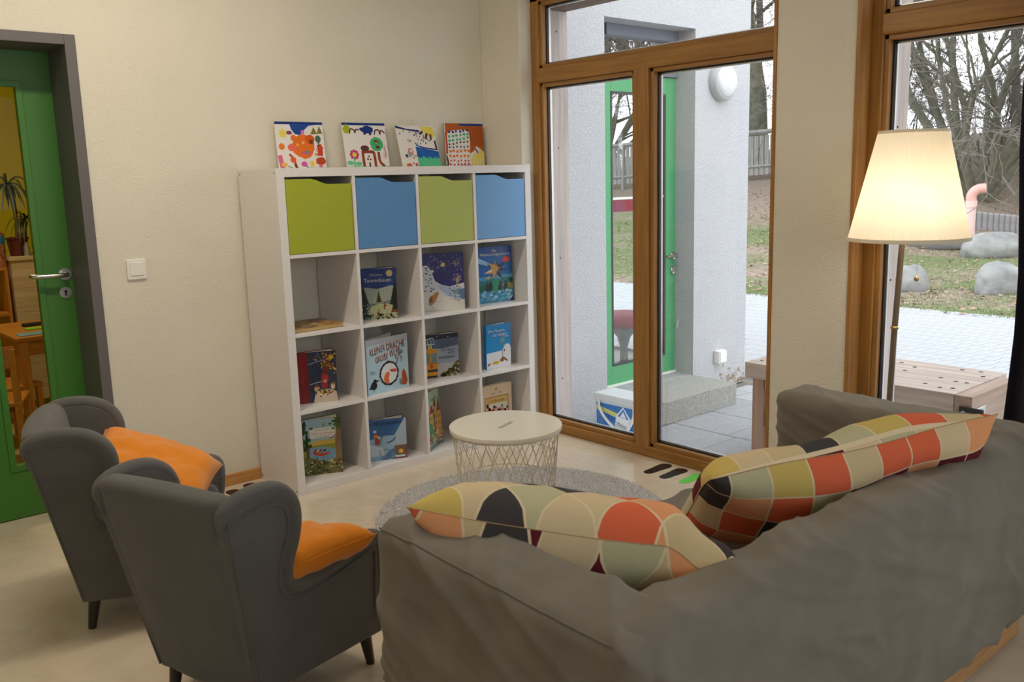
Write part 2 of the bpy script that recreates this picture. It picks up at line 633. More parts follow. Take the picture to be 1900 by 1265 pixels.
# unseen ribbon window behind the photographer, added for neutral daylight on shelf and sofa
w4 = thing('added_window_4', 'unseen wide timber ribbon window added for daylight behind the photographer', None, kind='structure')
FRAMEWOOD_X = wood('larch_frame_wood_cross', S(172, 122, 68), S(150, 100, 54), 0.4, 'x')
boxobj('bottom_rail', W4A, W4B, RY0 - 0.12, RY0 - 0.05, 1.15, 1.22, FRAMEWOOD_X, w4)
boxobj('top_rail', W4A, W4B, RY0 - 0.12, RY0 - 0.05, 2.38, 2.45, FRAMEWOOD_X, w4)
for k in range(5):
    xx = W4A + (W4B - W4A - 0.07) * k / 4
    boxobj('stile', xx, xx + 0.07, RY0 - 0.12, RY0 - 0.05, 1.22, 2.38, FRAMEWOOD, w4)
    if k < 4:
        x2 = W4A + (W4B - W4A - 0.07) * (k + 1) / 4
        bm = B(); bm.faces.new([bm.verts.new(p) for p in ((xx + 0.07, RY0 - 0.09, 1.22), (x2, RY0 - 0.09, 1.22), (x2, RY0 - 0.09, 2.38), (xx + 0.07, RY0 - 0.09, 2.38))]); obj('glass_pane', bm, GLASS, w4)

# ------------------------------------------------------------------ door to the next room
GREEN = mat('green_door_lacquer', S(66, 124, 44), 0.4, var=0.03, vscale=3)
GREYFRAME = mat('grey_steel_frame_paint', S(104, 100, 100), 0.5, var=0.03, vscale=8)
d1 = thing('door_1', 'green door with a narrow glass strip in a grey steel frame', None, kind='structure')
DX0, DX1 = -1.556, -0.686
bm = B()
bxr(bm, DX1, -0.6435, -0.012, 0.235, 0.0, 2.016, 0.002)
bxr(bm, -1.60, DX0, -0.012, 0.235, 0.0, 2.016, 0.002)
bxr(bm, DX0, DX1, -0.012, 0.235, 1.975, 2.016, 0.002)
obj('door_frame', bm, GREYFRAME, d1)
# leaf built round the glazing strip
GX0, GX1, GZ0, GZ1 = -1.0, -0.823, 0.235, 1.83
y0, y1 = 0.235, 0.278
bm = B()
bxr(bm, DX0 - 0.01, GX0, y0, y1, 0.004, 1.985)
bxr(bm, GX1, DX1 + 0.014, y0, y1, 0.004, 1.985)
bxr(bm, GX0, GX1, y0, y1, 0.004, GZ0)
bxr(bm, GX0, GX1, y0, y1, GZ1, 1.985)
obj('door_leaf', bm, GREEN, d1)
bm = B()
for (a, b, c, d) in ((GX0 - 0.022, GX0 + 0.004, GZ0 - 0.022, GZ1 + 0.022), (GX1 - 0.004, GX1 + 0.022, GZ0 - 0.022, GZ1 + 0.022), (GX0, GX1, GZ0 - 0.022, GZ0 + 0.004), (GX0, GX1, GZ1 - 0.004, GZ1 + 0.022)):
    bxr(bm, a, b, y0 - 0.006, y0 + 0.01, c, d, 0.002)
obj('glazing_bead', bm, GREEN, d1)
bm = B()
bm.faces.new([bm.verts.new(p) for p in ((GX0, 0.256, GZ0), (GX1, 0.256, GZ0), (GX1, 0.256, GZ1), (GX0, 0.256, GZ1))])
obj('glass_pane', bm, glass_mat('door_glass', 0.12), d1)
bm = B()
hx, hz = -0.716, 1.043
add_lathe(bm, [(0.0, 0.0), (0.026, 0.0), (0.026, 0.007), (0.0, 0.007)], 24)
bmesh.ops.rotate(bm, verts=bm.verts, cent=(0, 0, 0), matrix=Matrix.Rotation(PI / 2, 3, 'X'))
bmesh.ops.translate(bm, verts=bm.verts, vec=(hx, y0, hz))
add_tube(bm, [(hx, y0, hz), (hx, y0 - 0.04, hz), (hx - 0.012, y0 - 0.053, hz), (hx - 0.03, y0 - 0.055, hz), (hx - 0.12, y0 - 0.055, hz + 0.002), (hx - 0.135, y0 - 0.05, hz + 0.002), (hx - 0.14, y0 - 0.02, hz + 0.002)], 0.0095, 12)
hd = obj('door_handle', bm, STEEL, d1, smooth=50)
hd['label'] = 'brushed steel lever handle'
bm = B()
add_lathe(bm, [(0.0, 0.0), (0.025, 0.0), (0.025, 0.006), (0.0, 0.006)], 24)
bmesh.ops.rotate(bm, verts=bm.verts, cent=(0, 0, 0), matrix=Matrix.Rotation(PI / 2, 3, 'X'))
bmesh.ops.translate(bm, verts=bm.verts, vec=(-0.722, y0, 0.963))
ro = obj('lock_plate', bm, STEEL, d1, smooth=50)
bm = B()
add_box(bm, (-0.722, y0 - 0.0068, 0.958), (0.006, 0.002, 0.018))
add_box(bm, (-0.722, y0 - 0.0068, 0.968), (0.011, 0.002, 0.011), 0.003)
obj('keyhole', bm, BLACKPL, d1)
# sill of the opening
tag(boxobj('floor_next', -3.2, 1.4, 0.24, 3.6, -0.12, 0.0, mat('yellow_green_lino', S(196, 190, 120), 0.35, var=0.08, vscale=6)), 'yellow green floor of the next room', kind='structure')

# ------------------------------------------------------------------ room beyond the door
YEL = mat('olive_yellow_wall', S(206, 190, 20), 0.8, var=0.04, vscale=3)
bm = B()
bxr(bm, -3.2, 1.4, 3.4, 3.6, 0, 2.7)
bxr(bm, -3.4, -3.2, 0.24, 3.6, 0, 2.7)
bxr(bm, 1.4, 1.5, 0.24, 3.6, 0, 2.7)
tag(obj('wall_next', bm, YEL), 'olive yellow wall of the next room', kind='structure')
tag(boxobj('ceiling_next', -3.4, 1.5, 0.24, 3.6, 2.7, 2.8, WHITE_WALL), 'ceiling of the next room', kind='structure')
BIRCH = wood('birch_plywood', S(214, 190, 150), S(196, 168, 126), 0.5, 'x')
HONEY = wood('honey_beech', S(206, 138, 52), S(178, 108, 34), 0.45, 'z')
HONEYX = wood('honey_beech_level', S(206, 138, 52), S(178, 108, 34), 0.45, 'x')
t = thing('low_cabinet', 'pale birch cabinet carrying the potted plant in the next room', 'cabinet', (-0.28, 2.62, 0))
boxobj('side_panel', -0.16, -0.142, -0.16, 0.22, 0, 0.97, BIRCH, t)
boxobj('side_panel', 0.44, 0.458, -0.16, 0.22, 0, 0.97, BIRCH, t)
boxobj('back_panel', -0.142, 0.44, -0.16, -0.148, 0.05, 0.97, BIRCH, t)
boxobj('top', -0.17, 0.47, -0.17, 0.22, 0.97, 0.99, BIRCH, t)
boxobj('shelf', -0.142, 0.44, -0.148, 0.22, 0.45, 0.468, BIRCH, t)
t = thing('open_bookcase', 'wooden open bookcase left of the birch cabinet', 'bookcase', (-0.62, 2.62, 0))
for xx in (-0.30, 0.14):
    boxobj('side_panel', xx, xx + 0.018, -0.15, 0.2, 0, 0.93, HONEY, t)
for zz in (0.03, 0.33, 0.62, 0.91):
    boxobj('shelf', -0.282, 0.14, -0.15, 0.2, zz, zz + 0.018, HONEYX, t)
# decorated box on the bookcase
t = thing('pencil_jar', 'dotted cardboard jar with blue stripe standing on the bookcase', 'jar', (-0.50, 2.56, 0.928))
bm = B(); add_lathe(bm, [(0, 0), (0.06, 0), (0.06, 0.22), (0.055, 0.22), (0.055, 0.01)], 20)
obj('body', bm, mat('dotted_card', S(190, 130, 80), 0.7, var=0.7, vscale=28, alpha_col=S(60, 30, 20)), t, smooth=40)
bm = B(); add_lathe(bm, [(0.061, 0.15), (0.062, 0.16), (0.062, 0.19), (0.061, 0.20)], 20)
obj('stripe', bm, mat('blue_foil', S(40, 130, 190), 0.3), t, smooth=40)
# potted plant
LEAF = mat('dark_green_leaf', S(58, 74, 22), 0.5, var=0.4, vscale=12)
t = thing('potted_dracaena', 'potted dracaena with long drooping leaves on the birch cabinet', 'plant', (-0.355, 2.60, 0.99))
bm = B(); add_lathe(bm, [(0, 0), (0.05, 0), (0.065, 0.11), (0.07, 0.11), (0.07, 0.12), (0.058, 0.12), (0.055, 0.1), (0, 0.1)], 20)
obj('pot', bm, mat('dark_red_pot', S(96, 40, 36), 0.4), t, smooth=40)
bm = B(); add_tube(bm, [(0, 0, 0.1), (0.01, 0, 0.25), (-0.02, 0.01, 0.45)], [0.012, 0.01, 0.008], 8)
add_tube(bm, [(0.0, 0, 0.1), (0.05, 0, 0.16), (0.07, 0.0, 0.22)], [0.01, 0.009, 0.008], 8)
obj('stem', bm, mat('plant_stem', S(110, 86, 50), 0.8), t, smooth=60)
rnd = random.Random(4)
leafno = 0
for (cx, cz, L0, nl) in ((-0.02, 0.46, 0.30, 34), (0.07, 0.24, 0.26, 28)):
    for k in range(nl):
        a = rnd.uniform(0, 2 * PI); L = L0 * rnd.uniform(0.7, 1.15); up = rnd.uniform(0.1, 1.0)
        ps = []
        for j in range(7):
            s = j / 6
            rr = L * (0.75 * s - 0.15 * s * s) * (1.1 - 0.5 * up)
            zz = L * (up * 0.8 * s - (0.95 - 0.3 * up) * s * s)
            ps.append(Vector((cx + rr * math.cos(a), rr * math.sin(a), cz + zz)))
        side = Vector((-math.sin(a), math.cos(a), 0))
        v, f = [], []
        for j, pnt in enumerate(ps):
            ww = 0.0085 * (0.55 + 0.9 * (j / 6)) * (1 - (j / 6) ** 3) + 0.0006
            v += [(pnt + side * ww)[:], (pnt - Vector((0, 0, 0.003)))[:], (pnt - side * ww)[:]]
            if j:
                q = 3 * j
                f += [(q - 3, q - 2, q + 1, q), (q - 2, q - 1, q + 2, q + 1)]
        pydata('leaf', v, f, LEAF, t, smooth=180)
# clutter on the cabinet
t = thing('toy_basket', 'dark red basket of small toys on the birch cabinet', 'basket', (-0.20, 2.545, 0.99))
bm = B(); bxr(bm, -0.07, 0.09, -0.05, 0.05, 0, 0.055, 0.01); obj('basket', bm, mat('dark_red_basket', S(90, 36, 34), 0.6, var=0.4, vscale=40), t)
for k in range(6):
    bm = B(); bmesh.ops.create_icosphere(bm, subdivisions=2, radius=0.022)
    c = [S(150, 40, 40), S(60, 60, 110), S(180, 170, 160), S(40, 40, 50), S(140, 60, 90), S(90, 80, 70)][k]
    obj('toy', bm, mat('toy_%d' % k, c, 0.4), t, smooth=180, loc=(-0.055 + 0.025 * k, 0.02 * (-1) ** k, 0.066))
bm = B(); add_lathe(bm, [(0, 0), (0.018, 0), (0.02, 0.06), (0.012, 0.075), (0.012, 0.09), (0, 0.09)], 14)
tag(obj('silver_bottle', bm, mat('silver_foil', (0.6, 0.65, 0.68, 1), 0.25, metal=0.8), None, smooth=50, loc=(-0.325, 2.52, 0.99)), 'small silver bottle beside the toy basket', 'bottle')
# children's table and chairs
t = thing('wooden_table', 'honey wood table seen through the door glass', 'table', (-0.42, 1.72, 0))
bm = B(); bxr(bm, -0.26, 0.55, -0.25, 0.45, 0.585, 0.612, 0.006); obj('table_top', bm, HONEYX, t)
for sx in (-0.22, 0.51):
    for sy in (-0.21, 0.41):
        boxobj('leg', sx - 0.027, sx + 0.027, sy - 0.027, sy + 0.027, 0, 0.585, HONEY, t, 0.005)
boxobj('apron', -0.20, 0.49, -0.215, -0.195, 0.50, 0.585, HONEYX, t)
boxobj('apron', -0.23, -0.21, -0.19, 0.39, 0.50, 0.585, HONEYX, t)
bm = B(); bxr(bm, -0.645, -0.43, 1.50, 1.62, 0.612, 0.616)
tag(obj('paper_sheet', bm, mat('blue_grey_paper', S(120, 160, 170), 0.7)), 'pale blue sheet of paper on the honey wood table', 'paper')
bm = B(); bxr(bm, -0.56, -0.40, 1.72, 1.80, 0.612, 0.620, 0.002)
tag(obj('lime_napkin', bm, mat('lime_paper', S(150, 200, 40), 0.7)), 'lime green napkin on the honey wood table', 'napkin')
bm = B(); bxr(bm, -0.54, -0.40, 1.88, 1.93, 0.612, 0.632, 0.006)
tag(obj('pencil_case', bm, mat('dark_cloth', S(40, 38, 40), 0.7)), 'dark pencil case on the honey wood table', 'case')
def kid_chair(loc, rz, label):
    t = thing('wooden_chair', label, 'chair', loc, rz, 'wooden chairs in the next room')
    bm = B(); bxr(bm, -0.15, 0.15, -0.15, 0.15, 0.32, 0.345, 0.008); obj('seat', bm, HONEYX, t)
    for sx in (-1, 1):
        for sy in (-1, 1):
            boxobj('leg', sx * 0.13 - 0.016, sx * 0.13 + 0.016, sy * 0.13 - 0.016, sy * 0.13 + 0.016, 0, 0.62 if sx < 0 else 0.32, HONEY, t, 0.005)
    bm = B()
    ps = catmull([(-0.135, -0.14, 0), (-0.165, 0, 0), (-0.135, 0.14, 0)], 6)
    for zz0, zz1 in ((0.52, 0.63),):
        poly = [(q.x, q.y) for q in ps] + [(q.x + 0.014, q.y) for q in reversed(ps)]
        add_prism(bm, poly, 'z', zz0, zz1)
    obj('backrest', bm, HONEYX, t, smooth=40)
    for sy in (-1, 1):
        boxobj('stretcher', -0.12, 0.12, sy * 0.13 - 0.009, sy * 0.13 + 0.009, 0.14, 0.165, HONEYX, t)
    return t
kid_chair((-0.74, 1.62, 0), 0.3, 'honey wood chair at the near table corner behind the glass strip')
kid_chair((-0.86, 1.24, 0), 1.2, 'honey wood chair nearest the green door behind the glass strip')
# lamp in the next room
t = thing('ceiling_lamp', 'flat round ceiling lamp of the next room', 'lamp', (-0.9, 1.6, 2.62))
bm = B(); add_lathe(bm, [(0, 0), (0.22, 0), (0.24, 0.03), (0.24, 0.08), (0, 0.08)], 32); obj('diffuser', bm, emit_mat('warm_diffuser_next', (1, 0.86, 0.6, 1), 2.0), t, smooth=40)
ld = bpy.data.lights.new('lamp_light_next', 'AREA'); ld.energy = NEXT_ROOM_W; ld.color = (1.0, 0.84, 0.55); ld.size = 0.4
lo = bpy.data.objects.new('lamp_light_next', ld); COL.objects.link(lo); lo.parent = t; lo.location = (0, 0, -0.02)
# ceiling lamps of the reading room (long fluorescent fittings)
def tube_lamp(x, y, label, w):
    t = thing('fluorescent_lamp', label, 'lamp', (x, y, RH - 0.09), 0, 'fluorescent ceiling lamps')
    bm = B(); bxr(bm, -0.63, 0.63, -0.08, 0.08, 0.03, 0.09, 0.006); obj('housing', bm, WHITEPL, t)
    bm = B(); bxr(bm, -0.61, 0.61, -0.07, 0.07, 0.0, 0.03, 0.01); obj('diffuser', bm, emit_mat('lamp_diffuser_%d' % int(x * 10 + y * 100), (1, 0.9, 0.72, 1), 3.0), t)
    ld = bpy.data.lights.new('lamp_light', 'AREA'); ld.shape = 'RECTANGLE'; ld.size = 1.2; ld.size_y = 0.14
    ld.energy = w; ld.color = (1.0, 0.88, 0.70)
    lo = bpy.data.objects.new('lamp_light', ld); COL.objects.link(lo); lo.parent = t; lo.location = (0, 0, -0.004)
tube_lamp(-0.75, -1.15, 'long ceiling lamp over the grey armchairs', CEIL_LAMP_W)
tube_lamp(-2.9, -3.2, 'long ceiling lamp at the far left of the room', CEIL_LAMP_W * 0.08)

# ------------------------------------------------------------------ light switch
t = thing('light_switch', 'white square light switch on the cream wall beside the green door', 'switch', (-0.491, 0.0, 1.06))
bm = B(); bxr(bm, -0.041, 0.041, -0.010, 0.0, -0.045, 0.041, 0.003); obj('plate', bm, WHITEPL, t)
bm = B(); bxr(bm, -0.0285, 0.0285, -0.014, -0.008, -0.0285, 0.0285, 0.002); obj('rocker', bm, WHITEPL, t)

# ------------------------------------------------------------------ footprint stickers
def foot(x, y, L, rz, m, label, group):
    pts = [(-0.5, 0.0), (-0.46, 0.10), (-0.36, 0.145), (-0.18, 0.155), (0.0, 0.165), (0.2, 0.19), (0.38, 0.19), (0.48, 0.11), (0.5, 0.0), (0.46, -0.11), (0.34, -0.18), (0.15, -0.175), (-0.1, -0.155), (-0.34, -0.145), (-0.46, -0.1)]
    cs = catmull([(a * L, b * L * 0.95, 0) for a, b in pts], 4, True)
    bm = B()
    add_prism(bm, [(q.x, q.y) for q in cs], 'z', 0.0, 0.0012)
    o = obj('footprint_sticker', bm, m)
    o.location = (x, y, 0.0); o.rotation_euler = (0, 0, rz)
    tag(o, label, 'sticker', group)
BLK = mat('black_vinyl', S(20, 16, 20), 0.3); GRN = mat('lime_vinyl', S(96, 214, 74), 0.45); REDV = mat('red_vinyl', S(208, 44, 20), 0.4)
G = 'footprint stickers on the floor'
foot(1.437, -1.292, 0.185, 0.02, BLK, 'black footprint sticker nearer the shelf below the patio window', G)
foot(1.432, -1.392, 0.185, 0.02, BLK, 'black footprint sticker beside the green ones', G)
foot(1.437, -1.500, 0.175, 0.02, GRN, 'lime green footprint sticker next to the black pair', G)
foot(1.432, -1.588, 0.175, 0.02, GRN, 'lime green footprint sticker nearest the sofa', G)
foot(-0.085, -0.135, 0.185, PI / 2, BLK, 'black footprint sticker touching the shelf side by the baseboard', G)
foot(-0.185, -0.165, 0.185, PI / 2, BLK, 'black footprint sticker between the red one and the shelf', G)
foot(-0.285, -0.20, 0.185, PI / 2, REDV, 'red footprint sticker half hidden behind the armchair', G)

# ------------------------------------------------------------------ curtain
NAVY = mat('navy_curtain_cloth', S(16, 14, 32), 0.9, var=0.2, vscale=30)
v, f = [], []
NY, NZ = 90, 12
for j in range(NZ + 1):
    zz = 0.03 + (2.45 - 0.03) * j / NZ
    for i in range(NY + 1):
        s = i / NY
        yy = -2.848 - s * 0.62 + 0.012 * math.sin(zz * 5) * (1 - s)
        xx = 1.405 + 0.028 * math.sin(s * 30 + 0.4 * math.sin(zz * 2)) * (1 + 0.15 * math.sin(zz * 3 + s * 9))
        v.append((xx, yy, zz))
for j in range(NZ):
    for i in range(NY):
        a = j * (NY + 1) + i
        f.append((a, a + 1, a + NY + 2, a + NY + 1))
t = thing('curtain', 'dark navy curtain hanging beside the window behind the sofa', 'curtain', (0, 0, 0))
c = pydata('cloth', v, f, NAVY, t, smooth=180)
so = c.modifiers.new('thick', 'SOLIDIFY'); so.thickness = 0.004
bm = B(); add_tube(bm, [(1.405, -2.80, 2.47), (1.405, -3.9, 2.47)], 0.012, 10); obj('rail', bm, ALU, t, smooth=60)

# ================================================================== WHITE CUBE SHELF
LAM = mat('white_laminate', S(232, 228, 226), 0.38, var=0.025, vscale=5, stretch=(1, 1, 12))
T_, t_ = 0.038, 0.016
C_ = (1.47 - 2 * T_ - 3 * t_) / 4
SY0, SY1 = -0.39, -0.018
sh = thing('cube_shelf', 'white cube shelf with four by four compartments against the cream wall', 'shelf', (0, 0, 0))
def cell_x(i): return T_ + i * (C_ + t_)
def row_z(r): return 1.47 - (T_ + r * (C_ + t_)) + t_ if r < 4 else T_      # floor of row r = 1..4
boxobj('side_panel', 0, T_, SY0, SY1, 0, 1.47, LAM, sh, 0.0012)
boxobj('side_panel', 1.47 - T_, 1.47, SY0, SY1, 0, 1.473, LAM, sh, 0.0012)
boxobj('top_panel', T_, 1.47 - T_, SY0, SY1, 1.47 - T_, 1.47, LAM, sh, 0.0012)
boxobj('bottom_panel', T_, 1.47 - T_, SY0, SY1, 0, T_, LAM, sh, 0.0012)
for r in (1, 2, 3):
    boxobj('shelf_board', T_, 1.47 - T_, SY0 + 0.001, SY1, row_z(r) - t_, row_z(r), LAM, sh, 0.0008)
for r in (1, 2, 3, 4):
    for i in (1, 2, 3):
        boxobj('divider', cell_x(i) - t_, cell_x(i), SY0 + 0.001, SY1, row_z(r), row_z(r) + C_, LAM, sh, 0.0008)
for (yy, zz) in ((-0.372, 1.451), (-0.035, 1.451), (-0.372, 0.019), (-0.035, 0.019)):
    bm = B(); add_lathe(bm, [(0, 0), (0.004, 0), (0.004, 0.001), (0, 0.001)], 10)
    bmesh.ops.rotate(bm, verts=bm.verts, cent=(0, 0, 0), matrix=Matrix.Rotation(-PI / 2, 3, 'Y'))
    bmesh.ops.translate(bm, verts=bm.verts, vec=(0.0002, yy, zz))
    obj('screw_hole', bm, BLACKPL, sh)

# storage boxes with a wavy top edge
def storage_box(i, col, name, label):
    x0 = cell_x(i) + 0.004; x1 = cell_x(i) + C_ - 0.004
    z0 = row_z(1) + 0.002; H = C_ - 0.010
    t = thing('storage_box', label, 'storage box', (x0, SY0 + 0.004, z0), 0, 'storage boxes in the top row of the shelf')
    W = x1 - x0
    m = mat(name, col, 0.42, var=0.02, vscale=4)
    pts = [(0, 0), (W, 0), (W, H - 0.026)]
    for k in range(17):
        s = k / 16
        xx = W * (0.66 - 0.30 * s)
        pts.append((xx, H - 0.026 + 0.024 * (0.5 - 0.5 * math.cos(PI * s))))
    pts += [(0.004, H - 0.002), (0, H - 0.004)]
    bm = B(); lo, hi, fs = add_prism(bm, pts, 'y', 0.0, 0.012)
    bmesh.ops.recalc_face_normals(bm, faces=bm.faces[:])
    es = [e for e in bm.edges if len({round(vv.co.y, 4) for vv in e.verts}) == 1]
    bmesh.ops.bevel(bm, geom=es, offset=0.0012, segments=1, affect='EDGES')
    obj('front_panel', bm, m, t)
    boxobj('side_wall', 0.004, 0.014, 0.012, 0.33, 0, H - 0.03, LAM, t)
    boxobj('side_wall', W - 0.014, W - 0.004, 0.012, 0.33, 0, H - 0.03, LAM, t)
    boxobj('bottom', 0.014, W - 0.014, 0.012, 0.33, 0, 0.008, LAM, t)
    boxobj('back_wall', 0.014, W - 0.014, 0.32, 0.33, 0.008, H - 0.03, LAM, t)
storage_box(0, S(166, 176, 34), 'lime_lacquer', 'lime green storage box at the left end of the shelf')
storage_box(1, S(88, 142, 196), 'sky_blue_lacquer', 'blue storage box between the two green boxes')
storage_box(2, S(176, 188, 96), 'lime_lacquer_lit', 'lime green storage box, brightened by painted light, between the two blue boxes')  # same lime as the first box, light and reflection painted into the colour
storage_box(3, S(112, 166, 220), 'blue_lacquer_lit', 'blue storage box, brightened by painted light, at the window end of the shelf')  # same blue as the second box, paler with the light painted in

# ------------------------------------------------------------------ books
PAPER = mat('book_page_edges', S(226, 216, 196), 0.8, var=0.06, vscale=200, stretch=(0.05, 1, 1))
def book(name, label, a, b, z, h, lean, back_col, art, spine_col=None, opening=16, thick=0.008):
    """standing picture book: front cover from a to b, the back cover swung out behind, spine at a"""
    ax, ay = a; bx_, by = b
    w = math.hypot(bx_ - ax, by - ay)
    ang = math.atan2(by - ay, bx_ - ax)
    t = thing('picture_book', label, 'book', (ax, ay, z + 0.0005), ang, 'picture books standing in the shelf')
    t.rotation_euler = (-math.atan2(lean, h), 0, ang)
    mb = mat(name + '_board', back_col, 0.4)
    sp = mat(name + '_spine', spine_col or back_col, 0.4)
    boxobj('front_cover', 0, w, 0, 0.0025, 0, h, mb, t, 0.0006)
    boxobj('pages', 0.003, w - 0.004, 0.0028, 0.0028 + thick * 0.6, 0.003, h - 0.003, PAPER, t)
    boxobj('spine', -0.0022, 0.0, 0.0, thick * 1.4 + 0.004, 0, h, sp, t, 0.0006)
    bc = B(); bxr(bc, 0, w, 0, 0.0025, 0, h, 0.0006)
    o = obj('back_cover', bc, mb, t); o.location = (0.0, thick * 1.4 + 0.002, 0); o.rotation_euler = (0, 0, math.radians(opening))
    bc = B(); bxr(bc, 0.003, w - 0.006, -thick * 0.6, -0.0003, 0.003, h - 0.003)
    o = obj('pages', bc, PAPER, t); o.location = (0.0, thick * 1.4 + 0.002, 0); o.rotation_euler = (0, 0, math.radians(opening))
    if art:
        art.build('cover_print', w, h, t, PRINT)
    return t
R2, R3, R4 = row_z(2), row_z(3), row_z(4)

# 1 night with little fir tree
rnd = random.Random(1)
A = Art(); asp = 0.173 / 0.248
A.rect(0, 0, 1, 1, S(26, 56, 116)); A.poly([(0, 0), (1, 0), (1, 0.64), (0.85, 0.66), (0.6, 0.62), (0.45, 0.6), (0.2, 0.63), (0, 0.64)], S(150, 160, 148))
A.poly([(0, 0), (1, 0), (1, 0.36), (0.9, 0.38), (0.5, 0.32), (0.0, 0.3)], S(104, 118, 122))
A.poly([(0.2, 0), (1, 0), (1, 0.22), (0.75, 0.3), (0.5, 0.31), (0.25, 0.25)], S(176, 178, 134))
for (x, y0, y1, w) in ((0.06, 0.24, 0.70, 0.2), (0.0, 0.05, 0.55, 0.24), (0.95, 0.28, 0.75, 0.18), (1.0, 0.12, 0.6, 0.2)):
    p = [(x, y1)]
    for k in range(8):
        q = y1 - (y1 - y0) * (k + 1) / 8
        p += [(x + w * (k + 1) / 8, q), (x + w * (k + 1) / 8 * 0.75, q + 0.004)]
    p += [(x, y0)]
    for k in reversed(range(8)):
        q = y1 - (y1 - y0) * (k + 1) / 8
        p += [(x - w * (k + 1) / 8 * 0.75, q + 0.004), (x - w * (k + 1) / 8, q)]
    A.poly(p, S(24, 32, 26))
for k in range(6):
    y = 0.52 - k * 0.035; w = 0.03 + 0.022 * k
    A.poly([(0.49 - w, y - 0.02), (0.49 + w, y - 0.02), (0.49, y + 0.04)], S(52, 46, 30))
    A.line([(0.49 - w, y - 0.012), (0.49, y - 0.02), (0.49 + w, y - 0.012)], 0.010, S(214, 200, 150), asp, 3)
A.ell(0.66, 0.24, 0.045, 0.05, S(120, 60, 24)); A.ell(0.68, 0.225, 0.02, 0.02, S(230, 220, 200)); A.line([(0.64, 0.28), (0.635, 0.34)], 0.02, S(110, 56, 26), asp)
A.ell(0.46, 0.1, 0.035, 0.05, S(112, 58, 30)); A.line([(0.46, 0.14), (0.5, 0.2)], 0.016, S(110, 56, 26), asp); A.ell(0.93, 0.15, 0.07, 0.035, S(124, 62, 26))
A.dots([(rnd.uniform(0.0, 1.0), rnd.uniform(0.0, 0.10), rnd.uniform(0.01, 0.022)) for _ in range(60)], 0.015, S(30, 42, 30), asp)
A.dots([(rnd.uniform(0.0, 1.0), rnd.uniform(0.0, 0.12), rnd.uniform(0.004, 0.008)) for _ in range(50)], 0.006, S(190, 190, 170), asp)
A.dots([(rnd.uniform(0.0, 0.22), rnd.uniform(0.1, 0.3), 0.008) for _ in range(20)], 0.006, S(200, 206, 200), asp)
A.ell(0.81, 0.90, 0.09, 0.065, S(206, 186, 132)); A.dots([(rnd.uniform(0, 1), rnd.uniform(0.66, 1), 0.004) for _ in range(30)], 0.004, S(190, 200, 220), asp)
A.text('Der kleine', 0.27, 0.855, 0.62, 0.90, S(176, 180, 176)); A.text('Tannenbaum', 0.10, 0.735, 0.84, 0.81, S(206, 202, 190))
book('fir', 'night blue picture book with a snowy fir tree and full moon on the cover', (0.467, -0.257), (0.621, -0.337), R2, 0.248, -0.008, S(26, 50, 104), A)
# 2 snow hill
rnd = random.Random(2)
A = Art(); asp = 0.216 / 0.292
A.rect(0, 0, 1, 1, S(42, 44, 108))
A.poly([(0, 0), (1, 0), (1, 0.47), (0.8, 0.44), (0.65, 0.41), (0.45, 0.45), (0.3, 0.52), (0.25, 0.62), (0.2, 0.72), (0.12, 0.8), (0.05, 0.8), (0, 0.78)], S(206, 208, 214))
A.poly([(0.35, 0.45), (0.7, 0.40), (1, 0.36), (1, 0.22), (0.85, 0.2), (0.6, 0.24), (0.42, 0.36)], S(158, 176, 202)); A.poly([(0, 0), (1, 0), (1, 0.18), (0.75, 0.16), (0.45, 0.26), (0.2, 0.32), (0, 0.3)], S(216, 214, 206))
A.ell(0.98, 0.27, 0.13, 0.10, S(92, 124, 170))
for k in range(26):
    x, y = rnd.uniform(0.0, 0.26), rnd.uniform(0.34, 0.78)
    A.ell(x, y, rnd.uniform(0.02, 0.04), rnd.uniform(0.008, 0.018), rnd.choice([S(110, 140, 136), S(60, 70, 76), S(226, 230, 232), S(150, 170, 170)]), 8, stay=True)
A.layer += 1
for k in range(30):
    x, y = rnd.uniform(0.62, 0.92), rnd.uniform(0.24, 0.42)
    A.ell(x, y, rnd.uniform(0.015, 0.035), rnd.uniform(0.008, 0.02), rnd.choice([S(110, 146, 160), S(90, 118, 132), S(190, 204, 210)]), 8, stay=True)
A.layer += 1
for k in range(34):
    a = rnd.uniform(0.2, PI - 0.2); r = rnd.uniform(0.03, 0.13)
    A.ell(0.83 + r * 1.0 * math.cos(a), 0.5 + r * 1.1 * math.sin(a), 0.014, 0.008, rnd.choice([S(216, 206, 186), S(170, 160, 140), S(120, 110, 100)]), 6, stay=True)
A.layer += 1
A.ell(0.84, 0.52, 0.05, 0.05, S(150, 136, 112)); A.line([(0.82, 0.42), (0.83, 0.52), (0.86, 0.58)], 0.02, S(160, 146, 124), asp)
for k in range(14):
    A.ell(rnd.uniform(0.66, 0.88), rnd.uniform(0.14, 0.24), 0.02, 0.006, S(96, 100, 92), 6, stay=True)
A.layer += 1
A.poly([(0.13, 0.10), (0.12, 0.18), (0.16, 0.25), (0.24, 0.28), (0.30, 0.32), (0.38, 0.33), (0.37, 0.28), (0.33, 0.22), (0.28, 0.15), (0.2, 0.10)], S(176, 126, 74)); A.ell(0.18, 0.20, 0.04, 0.05, S(120, 88, 56))
A.line([(0.16, 0.10), (0.26, 0.03)], 0.008, S(150, 120, 100), asp); A.line([(0.30, 0.14), (0.46, 0.18)], 0.006, S(160, 140, 120), asp); A.line([(0.13, 0.12), (0.02, 0.13)], 0.006, S(170, 140, 110), asp)
A.star(0.50, 0.80, 0.08, 0.06, 0.4, 6, S(222, 202, 124), 0.2)
